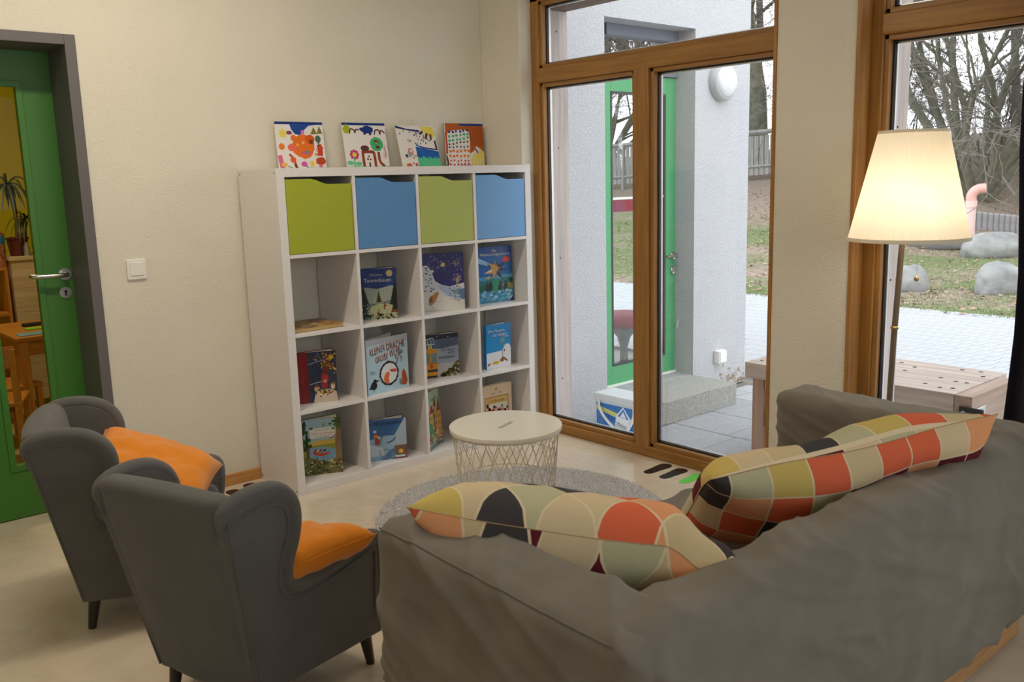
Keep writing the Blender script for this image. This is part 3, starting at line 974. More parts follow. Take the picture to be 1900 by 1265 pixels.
A.dots([(rnd.uniform(0.05, 0.95), rnd.uniform(0.66, 0.97), rnd.uniform(0.003, 0.008)) for _ in range(70)], 0.005, S(220, 222, 236), asp)
A.scrawl(0.75, 0.845, 0.90, 0.865, S(214, 206, 180)); A.scrawl(0.66, 0.805, 0.90, 0.835, S(206, 176, 90)); A.scrawl(0.77, 0.775, 0.90, 0.79, S(206, 206, 200))
book('snow', 'dark violet and white picture book with a star over a snowy hill', (0.835, -0.256), (1.03, -0.349), R2, 0.292, 0.0, S(50, 48, 104), A, opening=5)
# 3 big star
rnd = random.Random(3)
A = Art(); asp = 0.218 / 0.30
A.rect(0, 0, 1, 1, S(20, 96, 168)); A.rect(0, 0.86, 1, 1, S(38, 78, 146)); A.poly([(0, 0.46), (1, 0.5), (1, 0.4), (0, 0.4)], S(74, 150, 190))
A.poly([(0, 0.82), (0.0, 0.72), (0.3, 0.66), (0.36, 0.70)], S(150, 190, 220)); A.poly([(0, 0), (1, 0), (1, 0.42), (0.8, 0.44), (0.6, 0.40), (0.4, 0.44), (0.2, 0.40), (0, 0.38)], S(38, 112, 120))
A.poly([(0.35, 0.1), (0.55, 0.1), (0.62, 0.42), (0.42, 0.42)], S(34, 140, 96)); A.poly([(0, 0.3), (0.3, 0.36), (0.3, 0.2), (0, 0.2)], S(30, 92, 78)); A.poly([(1, 0.36), (0.75, 0.32), (0.6, 0.3), (1, 0.22)], S(132, 140, 60))
A.poly([(0.2, 0.45), (0.35, 0.48), (0.3, 0.42)], S(200, 180, 90)); A.poly([(0, 0), (1, 0), (1, 0.18), (0, 0.2)], S(44, 128, 160))
for x in (0.24, 0.32, 0.36, 0.60, 0.64, 0.76, 0.80):
    A.ell(x, 0.27 + 0.02 * math.sin(x * 40), 0.04, 0.075, S(20, 34, 40), 10); A.ell(x, 0.36, 0.018, 0.016, S(24, 36, 40), 8)
for k in range(26):
    A.ell(rnd.uniform(0.02, 0.95), rnd.uniform(0.06, 0.2), 0.06, 0.028, rnd.choice([S(110, 176, 206), S(74, 150, 190), S(150, 200, 220)]), 9, stay=True)
A.layer += 1
A.dots([(rnd.uniform(0, 1), rnd.uniform(0.02, 0.08), 0.01) for _ in range(30)], 0.01, S(130, 190, 220), asp); A.ell(0.93, 0.38, 0.025, 0.06, S(20, 62, 60)); A.ell(0.98, 0.37, 0.02, 0.05, S(20, 62, 60))
pts = [(0.53, 0.79), (0.56, 0.68), (0.80, 0.71), (0.66, 0.61), (0.86, 0.57), (0.60, 0.55), (0.72, 0.40), (0.50, 0.50), (0.33, 0.40), (0.40, 0.52), (0.16, 0.53), (0.38, 0.60), (0.24, 0.72), (0.46, 0.68)]
A.poly(pts, S(196, 150, 84))
A.poly([(0.53, 0.79), (0.56, 0.68), (0.50, 0.66)], S(30, 40, 70)); A.poly([(0.80, 0.71), (0.66, 0.61), (0.54, 0.64), (0.56, 0.68)], S(26, 34, 62)); A.poly([(0.86, 0.57), (0.66, 0.61), (0.56, 0.60), (0.60, 0.55)], S(28, 34, 62)); A.poly([(0.72, 0.40), (0.60, 0.55), (0.54, 0.56), (0.52, 0.50)], S(28, 40, 66)); A.poly([(0.33, 0.40), (0.40, 0.52), (0.43, 0.50)], S(30, 40, 66)); A.poly([(0.24, 0.72), (0.38, 0.60), (0.36, 0.66)], S(40, 50, 76))
A.poly([(0.16, 0.53), (0.38, 0.60), (0.40, 0.55)], S(226, 206, 170))
A.text('Die', 0.42, 0.90, 0.54, 0.955, S(226, 222, 196)); A.text('Weihnachtsgeschichte', 0.06, 0.825, 0.94, 0.89, S(226, 222, 200)); A.ell(0.83, 0.76, 0.12, 0.055, S(206, 56, 50)); A.scrawl(0.75, 0.75, 0.92, 0.765, S(236, 200, 190))
A.poly([(0.86, 0), (1, 0), (1, 0.1)], S(38, 60, 130)); A.line([(0.86, 0.02), (0.97, 0.09)], 0.014, S(226, 232, 240), asp)
book('star', 'blue picture book with a large many-pointed golden star on the cover', (1.194, -0.267), (1.41, -0.295), R2, 0.30, 0.008, S(28, 92, 160), A, opening=4)
# 4 red spine, evening table
rnd = random.Random(4)
A = Art(); asp = 0.176 / 0.242
A.rect(0, 0, 1, 1, S(44, 56, 78)); A.rect(0, 0, 0.26, 1, S(128, 30, 34))
A.line([(0.26, 0.76), (0.6, 0.82), (0.95, 0.86)], 0.014, S(150, 170, 190), asp); A.line([(0.5, 1.0), (0.62, 0.8), (0.66, 0.5)], 0.014, S(110, 130, 150), asp); A.line([(0.28, 0.36), (0.5, 0.40), (0.7, 0.40)], 0.012, S(190, 200, 206), asp)
A.dots([(rnd.uniform(0.28, 0.98), rnd.uniform(0.3, 0.98), 0.004) for _ in range(160)], 0.004, S(130, 150, 180), asp, 5)
for k in range(80):
    A.ell(rnd.gauss(0.75, 0.11), rnd.gauss(0.78, 0.09), 0.025, 0.018, rnd.choice([S(206, 160, 40), S(160, 110, 40), S(226, 190, 70), S(90, 80, 40), S(170, 60, 40)]), 7, stay=True)
A.layer += 1
A.star(0.87, 0.88, 0.1, 0.07, 0.45, 6, S(230, 176, 50)); A.line([(0.72, 0.7), (0.68, 0.5), (0.66, 0.3)], 0.10, S(120, 44, 40), asp); A.ell(0.68, 0.47, 0.10, 0.09, S(176, 50, 48)); A.ell(0.68, 0.40, 0.045, 0.05, S(196, 140, 110)); A.ell(0.67, 0.33, 0.09, 0.06, S(150, 40, 40))
A.poly([(0.36, 0.0), (1.0, 0.0), (0.97, 0.2), (0.7, 0.26), (0.42, 0.2)], S(206, 190, 170)); A.ell(0.46, 0.27, 0.07, 0.08, S(200, 160, 130)); A.ell(0.46, 0.33, 0.06, 0.03, S(110, 70, 44)); A.ell(0.88, 0.30, 0.06, 0.07, S(206, 170, 140)); A.ell(0.9, 0.36, 0.05, 0.025, S(140, 100, 60))
for k in range(46):
    A.ell(rnd.gauss(0.66, 0.12), rnd.gauss(0.20, 0.035), 0.028, 0.018, rnd.choice([S(120, 100, 40), S(70, 92, 50), S(206, 170, 80), S(170, 60, 44), S(226, 210, 180)]), 7, stay=True)
A.layer += 1
A.dots([(rnd.uniform(0.4, 0.98), rnd.uniform(0.01, 0.16), 0.005) for _ in range(40)], 0.004, S(176, 150, 130), asp, 5)
A.line([(0.12, 0.1), (0.12, 0.9)], 0.012, S(150, 50, 50), asp)
book('redspine', 'dark picture book with a wide red strip and a candlelit table on the cover', (0.107, -0.258), (0.269, -0.327), R3, 0.242, -0.004, S(120, 28, 32), A, spine_col=S(120, 28, 32))
# 5 pale blue book with smoke ring
rnd = random.Random(5)
A = Art(); asp = 0.286 / 0.30
A.rect(0, 0, 1, 1, S(176, 206, 220)); A.poly([(0, 1), (1, 1), (1, 0.86), (0.5, 0.9), (0, 0.88)], S(178, 182, 190))
for k in range(16):
    A.ell(rnd.uniform(0.70, 0.86), rnd.uniform(0.5, 0.72), 0.03, 0.03, rnd.choice([S(150, 150, 156), S(168, 172, 178)]), 9, stay=True)
A.layer += 1
A.ell(0.52, 0.33, 0.235, 0.225, S(40, 32, 34), 40, 0.05, rnd); A.ell(0.52, 0.33, 0.195, 0.185, S(222, 226, 226), 40, 0.03, rnd)
A.poly([(0.38, 0.22), (0.40, 0.30), (0.45, 0.36), (0.52, 0.36), (0.53, 0.30), (0.50, 0.24), (0.52, 0.16), (0.44, 0.15)], S(224, 110, 54)); A.poly([(0.53, 0.40), (0.70, 0.385), (0.70, 0.33), (0.56, 0.35)], S(206, 62, 50))
A.poly([(0.82, 0.06), (0.83, 0.30), (0.88, 0.36), (0.93, 0.28), (0.97, 0.12), (0.93, 0.05)], S(176, 82, 44)); A.poly([(0.76, 0.08), (0.76, 0.17), (0.81, 0.19), (0.83, 0.06)], S(126, 130, 136))
A.ell(0.14, 0.16, 0.075, 0.075, S(24, 24, 30)); A.ell(0.17, 0.235, 0.045, 0.04, S(24, 24, 30)); A.poly([(0.2, 0.25), (0.31, 0.245), (0.2, 0.215)], S(30, 30, 34)); A.poly([(0.02, 0.11), (0.1, 0.2), (0.12, 0.1)], S(24, 24, 30)); A.line([(0.14, 0.1), (0.14, 0.04)], 0.01, S(50, 40, 40))
for (s, a, b, c, d, sl) in (('KLEINER', 0.08, 0.70, 0.44, 0.82, 0.06), ('DRACHE', 0.48, 0.755, 0.92, 0.88, 0.02), ('GROẞE', 0.20, 0.56, 0.50, 0.67, 0.04), ('WUT', 0.54, 0.61, 0.80, 0.74, 0.02)):
    A.text(s, a - 0.006, b + 0.008, c + 0.002, d + 0.016, S(226, 120, 70), slope=sl); A.text(s, a, b - 0.008, c, d - 0.012, S(38, 30, 30), slope=sl)
A.text('ROBERT', 0.06, 0.40, 0.18, 0.425, S(70, 80, 90)); A.text('STARLING', 0.06, 0.365, 0.21, 0.39, S(70, 80, 90)); A.rect(0.46, 0.015, 0.58, 0.04, S(226, 230, 230)); A.scrawl(0.48, 0.02, 0.56, 0.035, S(90, 90, 90))
book('smoke', 'pale blue picture book with black and orange capitals and a smoke ring', (0.414, -0.362), (0.676, -0.325), R3, 0.27, 0.0, S(150, 176, 190), A, opening=20)
# 6 yellow tram
rnd = random.Random(6)
A = Art(); asp = 0.183 / 0.226
A.rect(0, 0, 1, 1, S(150, 162, 178)); A.poly([(0, 1), (1, 1), (1, 0.72), (0.5, 0.66), (0, 0.7)], S(84, 96, 120)); A.poly([(0, 1), (1, 1), (1, 0.9), (0, 0.88)], S(44, 50, 66)); A.poly([(0, 0.3), (1, 0.34), (1, 0.0), (0, 0.0)], S(176, 178, 176))
A.poly([(0, 0.02), (0.34, 0.02), (0.36, 0.35), (0.33, 0.66), (0.0, 0.68)], S(214, 146, 40)); A.rect(0.0, 0.36, 0.11, 0.58, S(104, 130, 130)); A.rect(0.15, 0.36, 0.32, 0.58, S(110, 138, 138)); A.line([(0.0, 0.34), (0.36, 0.34)], 0.02, S(150, 96, 30), asp); A.ell(0.15, 0.27, 0.06, 0.05, S(170, 84, 30)); A.rect(0.03, 0.14, 0.33, 0.20, S(60, 52, 48)); A.rect(0.0, 0.0, 0.32, 0.05, S(50, 46, 44))
A.ell(0.13, 0.72, 0.075, 0.06, S(34, 32, 28)); A.ell(0.13, 0.72, 0.062, 0.05, S(220, 206, 120)); A.text('9', 0.105, 0.685, 0.155, 0.755, S(30, 30, 26))
A.line([(0.0, 0.9), (0.22, 0.93), (0.27, 0.78), (0.02, 0.78)], 0.02, S(206, 212, 216), asp, 1); A.line([(0.06, 0.92), (0.06, 0.78)], 0.012, S(206, 212, 216), asp); A.line([(0.16, 0.92), (0.17, 0.78)], 0.012, S(206, 212, 216), asp)
for k in range(34):
    x = rnd.uniform(0.45, 1.0); y = rnd.uniform(0.02, max(0.06, (x - 0.4) * 0.62))
    A.ell(x, y, 0.05, 0.04, rnd.choice([S(84, 80, 44), S(104, 98, 50), S(60, 58, 38), S(126, 116, 60)]), 10, stay=True)
A.layer += 1
A.dots([(0.35, 0.95, 0.012), (0.68, 0.93, 0.012), (0.82, 0.88, 0.01)], 0.01, S(230, 220, 180), asp)
A.text('Die kleine', 0.48, 0.60, 0.87, 0.66, S(24, 24, 30)); A.text('gelbe', 0.66, 0.52, 0.87, 0.585, S(24, 24, 30)); A.text('Straßenbahn', 0.38, 0.425, 0.87, 0.495, S(24, 24, 30)); A.scrawl(0.66, 0.31, 0.86, 0.34, S(120, 116, 100)); A.scrawl(0.42, 0.77, 0.86, 0.79, S(60, 66, 80)); A.scrawl(0.5, 0.73, 0.86, 0.75, S(60, 66, 80))
book('tram', 'grey blue picture book with a yellow tram number nine on the cover', (0.837, -0.254), (1.013, -0.302), R3, 0.226, 0.0, S(50, 52, 60), A, opening=14)
# 7 sky blue book, snow and camp fire
A = Art(); asp = 0.172 / 0.238
A.rect(0, 0, 1, 1, S(22, 136, 200)); A.poly([(0, 0), (1, 0), (1, 0.42), (0.95, 0.50), (0.85, 0.53), (0.75, 0.5), (0.68, 0.42), (0.6, 0.38), (0, 0.36)], S(222, 224, 228))
A.ell(0.66, 0.60, 0.09, 0.10, S(110, 150, 164)); A.ell(0.66, 0.54, 0.05, 0.05, S(96, 132, 130)); A.rect(0.71, 0.35, 0.75, 0.41, S(30, 36, 46))
A.line([(0.66, 0.42), (0.65, 0.3), (0.67, 0.22)], 0.03, S(160, 160, 156), asp); A.poly([(0.52, 0.13), (0.56, 0.19), (0.66, 0.24), (0.76, 0.21), (0.88, 0.13), (0.84, 0.11), (0.72, 0.16), (0.66, 0.11), (0.6, 0.13)], S(140, 92, 52)); A.ell(0.37, 0.12, 0.14, 0.04, S(214, 170, 40)); A.poly([(0.02, 0.06), (0.14, 0.09), (0.16, 0.14), (0.04, 0.12)], S(150, 100, 50))
for (s, a, b, c, d) in (('Der Pinguin,', 0.05, 0.79, 0.76, 0.87), ('der immer', 0.24, 0.71, 0.84, 0.785), ('fror', 0.66, 0.66, 0.90, 0.72)):
    A.text(s, a + 0.012, b + 0.014, c + 0.012, d + 0.014, S(236, 238, 242)); A.text(s, a, b, c, d, S(24, 40, 120))
book('sky', 'bright blue picture book with a snow field and a wood pile on the cover', (1.189, -0.317), (1.361, -0.316), R3, 0.238, -0.004, S(20, 128, 190), A, opening=12, thick=0.012)
# 8 nature search book
rnd = random.Random(8)
A = Art(); asp = 0.176 / 0.274
A.rect(0, 0, 1, 1, S(150, 186, 200)); A.poly([(0, 0), (1, 0), (1, 0.6), (0.6, 0.62), (0.3, 0.6), (0, 0.56)], S(150, 148, 60)); A.poly([(0.1, 0.52), (0.9, 0.55), (0.9, 0.62), (0.4, 0.62), (0.1, 0.57)], S(206, 176, 80))
A.poly([(0.06, 0.48), (0.5, 0.50), (0.86, 0.44), (0.86, 0.3), (0.62, 0.22), (0.3, 0.28), (0.1, 0.34)], S(122, 164, 190)); A.poly([(0, 0), (1, 0), (1, 0.24), (0.6, 0.2), (0.3, 0.28), (0, 0.34)], S(110, 108, 52))
A.poly([(0.82, 0.2), (0.84, 0.5), (0.82, 0.75), (0.86, 1.0), (1, 1), (1, 0.1), (0.9, 0.14)], S(134, 108, 76)); A.poly([(0.66, 0.12), (0.8, 0.26), (1.0, 0.28), (1, 0.0), (0.6, 0.02)], S(122, 98, 66))
for k in range(50):
    x = rnd.uniform(0.0, 0.2); y = rnd.uniform(0.45, 0.95)
    if x < 0.06 + (0.97 - y) * 0.4:
        A.ell(x, y, 0.035, 0.03, rnd.choice([S(44, 84, 48), S(60, 104, 56), S(34, 66, 44)]), 8, stay=True)
A.layer += 1
A.line([(0.1, 0.3), (0.11, 0.5)], 0.05, S(96, 66, 44), asp)
for k in range(120):
    A.ell(rnd.uniform(0.0, 1.0), rnd.uniform(0.0, 0.24), rnd.uniform(0.02, 0.05), rnd.uniform(0.008, 0.025), rnd.choice([S(84, 116, 44), S(150, 170, 60), S(60, 74, 40), S(206, 196, 150), S(120, 84, 50), S(96, 110, 50), S(60, 48, 34)]), 7, stay=True)
A.layer += 1
for k in range(30):
    A.ell(rnd.uniform(0.8, 1.0), rnd.uniform(0.8, 1.0), 0.05, 0.02, rnd.choice([S(84, 104, 44), S(110, 130, 60)]), 7, stay=True)
A.layer += 1
A.poly([(0.22, 0.44), (0.26, 0.36), (0.46, 0.325), (0.62, 0.35), (0.70, 0.39), (0.6, 0.39), (0.42, 0.375), (0.28, 0.41)], S(206, 64, 34))
for k in range(22):
    A.ell(rnd.uniform(0.27, 0.58), rnd.uniform(0.395, 0.45), 0.022, 0.016, rnd.choice([S(50, 70, 130), S(206, 60, 50), S(230, 200, 80), S(226, 196, 160), S(60, 50, 44)]), 7, stay=True)
A.layer += 1
A.dots([(rnd.uniform(0.3, 0.8), rnd.uniform(0.26, 0.32), 0.008) for _ in range(12)], 0.008, S(40, 56, 70), asp)
A.rect(0.18, 0.655, 0.86, 0.84, S(226, 226, 214)); A.text('Mein großes', 0.34, 0.785, 0.68, 0.82, S(206, 60, 50)); A.text('Wimmel- und Wörterbuch', 0.20, 0.725, 0.84, 0.76, S(206, 60, 50)); A.rect(0.18, 0.695, 0.86, 0.70, S(150, 170, 150)); A.text('In der Natur', 0.34, 0.655, 0.70, 0.69, S(66, 96, 56))
A.ell(0.55, 0.90, 0.035, 0.035, S(90, 110, 60)); A.ell(0.55, 0.905, 0.012, 0.03, S(220, 190, 90)); A.ell(0.22, 0.84, 0.05, 0.022, S(130, 60, 44)); A.scrawl(0.1, 0.895, 0.38, 0.905, S(90, 100, 100)); A.ell(0.72, 0.9, 0.05, 0.02, S(90, 110, 60)); A.ell(0.8, 0.81, 0.05, 0.02, S(110, 120, 60)); A.line([(0.7, 0.64), (0.84, 0.68), (0.88, 0.74)], 0.02, S(150, 80, 60), asp)
book('nature', 'green picture book with a red rowing boat on a pond in the bottom row', (0.114, -0.248), (0.274, -0.323), R4, 0.274, -0.012, S(74, 92, 50), A, opening=18)
# 9 blue winter book
rnd = random.Random(9)
A = Art(); asp = 0.183 / 0.208
A.rect(0, 0, 1, 1, S(62, 108, 164)); A.poly([(0, 0), (1, 0), (1, 0.5), (0.7, 0.58), (0.45, 0.6), (0.2, 0.55), (0, 0.52)], S(150, 186, 212)); A.poly([(0, 0.1), (0.4, 0.1), (0.34, 0.3), (0.14, 0.36), (0, 0.4)], S(196, 212, 222)); A.poly([(0.3, 0), (0.75, 0), (0.7, 0.3), (0.5, 0.2)], S(84, 126, 170))
A.poly([(0.56, 0.34), (0.68, 0.6), (0.96, 1.0), (1, 1), (1, 0.34)], S(172, 194, 212)); A.rect(0.66, 0.0, 1.0, 0.33, S(130, 76, 84)); A.rect(0.68, 0.07, 0.94, 0.30, S(130, 110, 62)); A.rect(0.71, 0.10, 0.91, 0.27, S(96, 92, 88)); A.ell(0.83, 0.18, 0.07, 0.06, S(226, 150, 50)); A.ell(0.85, 0.18, 0.04, 0.04, S(236, 196, 80)); A.rect(0.66, 0.04, 0.95, 0.085, S(216, 222, 228))
for k in range(70):
    x, y = rnd.uniform(0.2, 0.64), rnd.uniform(0.0, 0.26)
    A.line([(x, y), (x + 0.05, y + 0.02)], 0.01, rnd.choice([S(70, 106, 150), S(200, 216, 226), S(100, 140, 180)]), asp)
A.line([(0.46, 0.42), (0.6, 0.46), (0.7, 0.54)], 0.025, S(50, 84, 110), asp); A.ell(0.14, 0.72, 0.05, 0.035, S(214, 200, 206))
A.poly([(0.13, 0.40), (0.26, 0.38), (0.27, 0.52), (0.24, 0.60), (0.15, 0.56)], S(182, 60, 52)); A.ell(0.17, 0.60, 0.07, 0.05, S(206, 140, 50)); A.ell(0.245, 0.565, 0.025, 0.04, S(230, 226, 220)); A.poly([(0.22, 0.6), (0.25, 0.67), (0.28, 0.6)], S(176, 56, 52)); A.line([(0.28, 0.4), (0.34, 0.58)], 0.012, S(70, 60, 60), asp)
A.text('Der Nikolausstiefel', -0.12, 0.87, 0.86, 0.955, S(24, 40, 70)); A.scrawl(0.14, 0.835, 0.74, 0.85, S(40, 66, 100))
book('winter', 'blue winter picture book with a red coated figure and a snowy roof', (0.457, -0.28), (0.624, -0.355), R4, 0.208, -0.004, S(54, 60, 100), A, opening=16)
# 10 town book
rnd = random.Random(10)
A = Art(); asp = 0.192 / 0.294
A.rect(0, 0, 1, 1, S(176, 196, 176)); A.poly([(0, 0), (1, 0), (1, 0.16), (0.5, 0.12), (0, 0.14)], S(120, 140, 130))
for (a, b, y0, y1, yr, c, rc) in ((0.0, 0.2, 0.1, 0.6, 0.76, S(150, 70, 60), S(70, 50, 50)), (0.18, 0.5, 0.14, 0.62, 0.78, S(206, 170, 90), S(150, 50, 44)), (0.5, 0.74, 0.14, 0.72, 0.9, S(196, 150, 90), S(140, 50, 46)), (0.74, 1.0, 0.12, 0.6, 0.86, S(214, 156, 66), S(130, 50, 48))):
    A.rect(a, y0, b, y1, c); A.poly([(a, y1), (b, y1), ((a + b) / 2 + 0.06, yr)], rc)
    for k in range(3):
        for j in range(2):
            A.rect(a + 0.05 + j * 0.1, y0 + 0.12 + k * 0.12, a + 0.09 + j * 0.1, y0 + 0.18 + k * 0.12, S(70, 70, 70))
A.rect(0.46, 0.2, 0.52, 0.68, S(60, 70, 70)); A.ell(0.16, 0.33, 0.17, 0.14, S(60, 140, 96), 14, 0.1, rnd); A.line([(0.16, 0.1), (0.16, 0.25)], 0.03, S(90, 66, 44), asp)
for k in range(90):
    A.ell(rnd.uniform(0.0, 0.95), rnd.uniform(0.03, 0.3), 0.025, 0.018, rnd.choice([S(176, 50, 60), S(226, 206, 180), S(50, 60, 90), S(90, 60, 44), S(206, 160, 60), S(70, 130, 90), S(226, 226, 226)]), 7, stay=True)
A.layer += 1
A.text('Ein Tag', -0.4, 0.90, 0.28, 0.945, S(40, 130, 80)); A.text('in unserer Stadt', -0.9, 0.83, 0.86, 0.89, S(40, 130, 80)); A.poly([(0.82, 0), (1, 0), (1, 0.1)], S(44, 70, 150)); A.line([(0.84, 0.015), (0.96, 0.08)], 0.014, S(226, 232, 240), asp)
book('town', 'tall picture book with a busy town street standing turned in the bottom row', (0.772, -0.352), (0.920, -0.262), R4, 0.292, 0.024, S(120, 130, 120), A, opening=10)
# 11 cream book behind the table
rnd = random.Random(11)
A = Art(); asp = 0.2 / 0.26
A.rect(0, 0, 1, 1, S(214, 190, 156)); A.rect(0.06, 0.06, 0.88, 0.74, S(96, 44, 34)); A.rect(0.075, 0.07, 0.865, 0.728, S(206, 168, 96)); A.rect(0.1, 0.07, 0.84, 0.58, S(206, 204, 184))
for k in range(70):
    A.ell(rnd.uniform(0.12, 0.84), rnd.gauss(0.36, 0.08), 0.045, 0.035, rnd.choice([S(190, 60, 66), S(206, 120, 140), S(120, 130, 80), S(214, 120, 60), S(230, 210, 110), S(90, 66, 60), S(216, 176, 190)]), 9, stay=True)
A.layer += 1
A.scrawl(0.28, 0.80, 0.66, 0.84, S(70, 70, 110)); A.scrawl(0.18, 0.61, 0.74, 0.68, S(60, 50, 30)); A.ell(0.46, 0.90, 0.035, 0.03, S(176, 110, 110))
book('cream', 'cream picture book with a framed party picture behind the round table', (1.180, -0.285), (1.386, -0.285), R4, 0.252, 0.0, S(206, 182, 150), A, opening=9)
# 12 lying book
t = thing('picture_book', 'worn picture book lying flat in the compartment below the lime box', 'book', (0.175, -0.245, R2 + 0.0005), math.radians(2.0), 'picture books standing in the shelf')
boxobj('back_cover', -0.13, 0.13, -0.11, 0.11, 0, 0.003, mat('lying_board', S(150, 116, 70), 0.5), t)
boxobj('pages', -0.127, 0.126, -0.107, 0.107, 0.003, 0.016, mat('yellowed_page_edges', S(206, 176, 120), 0.8, var=0.1, vscale=200, stretch=(0.05, 0.05, 1)), t)
bm = B(); bxr(bm, -0.13, 0.13, -0.11, 0.11, 0.016, 0.019, 0.0008); obj('front_cover', bm, mat('lying_cover', S(190, 150, 70), 0.4, var=0.9, vscale=16, alpha_col=S(96, 70, 60)), t)
rnd = random.Random(12)
A = Art()
for k in range(60):
    A.ell(rnd.uniform(0.05, 0.95), rnd.uniform(0.05, 0.95), rnd.uniform(0.02, 0.07), rnd.uniform(0.02, 0.07), rnd.choice([S(206, 180, 70), S(150, 80, 50), S(110, 100, 120), S(120, 140, 80), S(220, 210, 190), S(170, 70, 80)]), 8)
o = A.build('cover_print', 0.26, 0.22, t, PRINT, step=0.00001)
o.rotation_euler = (-PI / 2, 0, 0); o.location = (-0.13, -0.11, 0.0191)

# ------------------------------------------------------------------ four children's paintings on top
CANV = mat('canvas_board', S(226, 222, 212), 0.8, bump=0.0003, bscale=700)
def canvas(label, xa, xb, y, lean, h, art, tilt=0.0):
    w = xb - xa
    t = thing('painted_canvas', label, 'painting', (xa, y, 1.4705), 0, "children's paintings on top of the shelf")
    t.rotation_euler = (-math.atan2(lean, h), tilt, 0)
    boxobj('board', 0, w, 0, 0.006, 0, h, CANV, t, 0.001)
    art.build('brush_strokes', w, h, t, PAINT, y=-0.0004, step=0.00003)
WH = S(232, 228, 224)
BLU = S(22, 52, 128)
rnd = random.Random(21)
A = Art(); asp = 1.08
A.rect(0, 0, 1, 1, WH); A.rect(0, 0.945, 1, 1, BLU); A.poly([(0.3, 0.96), (0.9, 0.95), (0.7, 0.92), (0.62, 0.85), (0.5, 0.72), (0.4, 0.74), (0.33, 0.84)], S(30, 74, 150))
A.star(0.15, 0.75, 0.11, 0.13, 0.5, 8, S(232, 214, 90)); A.ell(0.55, 0.48, 0.24, 0.25, S(232, 116, 34), 24, 0.06, rnd); A.ell(0.36, 0.66, 0.06, 0.07, S(232, 120, 40)); A.ell(0.70, 0.64, 0.1, 0.09, S(214, 92, 30)); A.ell(0.32, 0.46, 0.1, 0.08, S(234, 110, 90)); A.ell(0.72, 0.58, 0.05, 0.05, S(130, 60, 30)); A.ell(0.56, 0.78, 0.035, 0.05, S(222, 120, 180)); A.ell(0.28, 0.77, 0.06, 0.04, S(130, 60, 110)); A.ell(0.60, 0.35, 0.1, 0.04, S(206, 90, 150)); A.ell(0.62, 0.37, 0.05, 0.025, S(96, 150, 90)); A.ell(0.55, 0.56, 0.03, 0.03, S(244, 180, 130)); A.ell(0.43, 0.52, 0.03, 0.03, S(244, 170, 60))
A.ell(0.10, 0.48, 0.06, 0.07, S(236, 126, 40)); A.line([(0.04, 0.3), (0.06, 0.15), (0.08, 0.02)], 0.1, S(222, 110, 150), asp); A.ell(0.12, 0.1, 0.06, 0.05, S(236, 190, 90)); A.line([(0.24, 0.32), (0.32, 0.22), (0.36, 0.06)], 0.05, S(200, 80, 36), asp); A.ell(0.31, 0.2, 0.06, 0.06, S(222, 96, 40)); A.line([(0.34, 0.12), (0.37, 0.02)], 0.06, S(120, 60, 34), asp)
A.ell(0.53, 0.11, 0.065, 0.055, S(214, 90, 180)); A.line([(0.57, 0.07), (0.64, 0.0)], 0.025, S(50, 90, 150), asp); A.star(0.70, 0.11, 0.07, 0.09, 0.55, 5, S(238, 206, 80)); A.ell(0.89, 0.17, 0.11, 0.085, S(190, 72, 36), 12, 0.1, rnd); A.ell(0.88, 0.04, 0.04, 0.06, S(216, 110, 150)); A.line([(0.88, 0.52), (0.9, 0.4), (0.89, 0.28)], 0.11, S(200, 66, 34), asp)
for k in range(10):
    A.line([(0.88, 0.3 + 0.024 * k), (0.88 + rnd.uniform(-0.12, 0.1), 0.29 + 0.026 * k)], 0.02, S(206, 70, 40), asp)
A.ell(0.87, 0.64, 0.06, 0.08, S(76, 110, 90)); A.line([(0.87, 0.58), (0.88, 0.5)], 0.03, S(90, 80, 60), asp); A.poly([(0.72, 0.74), (0.8, 0.9), (0.86, 0.76), (0.92, 0.92), (0.98, 0.76)], S(128, 122, 50)); A.line([(0.18, 0.07), (0.3, 0.02)], 0.02, S(130, 170, 110), asp); A.line([(0.6, 0.03), (0.8, 0.02), (0.98, 0.03)], 0.02, S(160, 206, 176), asp)
canvas('painting of a big orange creature with a blue sky strip and pink blobs', 0.190, 0.442, -0.052, 0.020, 0.222, A)
A = Art(); rnd = random.Random(22)
A.rect(0, 0, 1, 1, WH); A.rect(0, 0.945, 1, 1, BLU); A.ell(0.1, 0.86, 0.09, 0.1, S(170, 180, 40), 12, 0.15, rnd); A.ell(0.55, 0.85, 0.15, 0.08, BLU, 14, 0.2, rnd); A.line([(0.5, 0.84), (0.5, 0.74)], 0.06, BLU, asp); A.line([(0.62, 0.84), (0.63, 0.73)], 0.06, BLU, asp)
A.line([(0.15, 0.76), (0.19, 0.86), (0.26, 0.84), (0.28, 0.78), (0.31, 0.85), (0.38, 0.84)], 0.03, S(90, 50, 50), asp); A.line([(0.72, 0.74), (0.76, 0.84), (0.84, 0.84), (0.86, 0.75), (0.89, 0.84), (0.98, 0.78)], 0.03, S(90, 50, 50), asp)
A.ell(0.75, 0.53, 0.15, 0.16, S(70, 180, 120), 18, 0.05, rnd); A.ell(0.74, 0.60, 0.055, 0.028, S(110, 62, 40), 10, 0.2, rnd); A.line([(0.80, 0.60), (0.825, 0.52)], 0.03, S(140, 66, 44), asp); A.ell(0.77, 0.465, 0.045, 0.04, S(96, 44, 36), 10, 0.2, rnd); A.line([(0.685, 0.585), (0.68, 0.53)], 0.026, S(176, 56, 46), asp); A.line([(0.71, 0.53), (0.75, 0.50)], 0.026, S(84, 120, 70), asp)
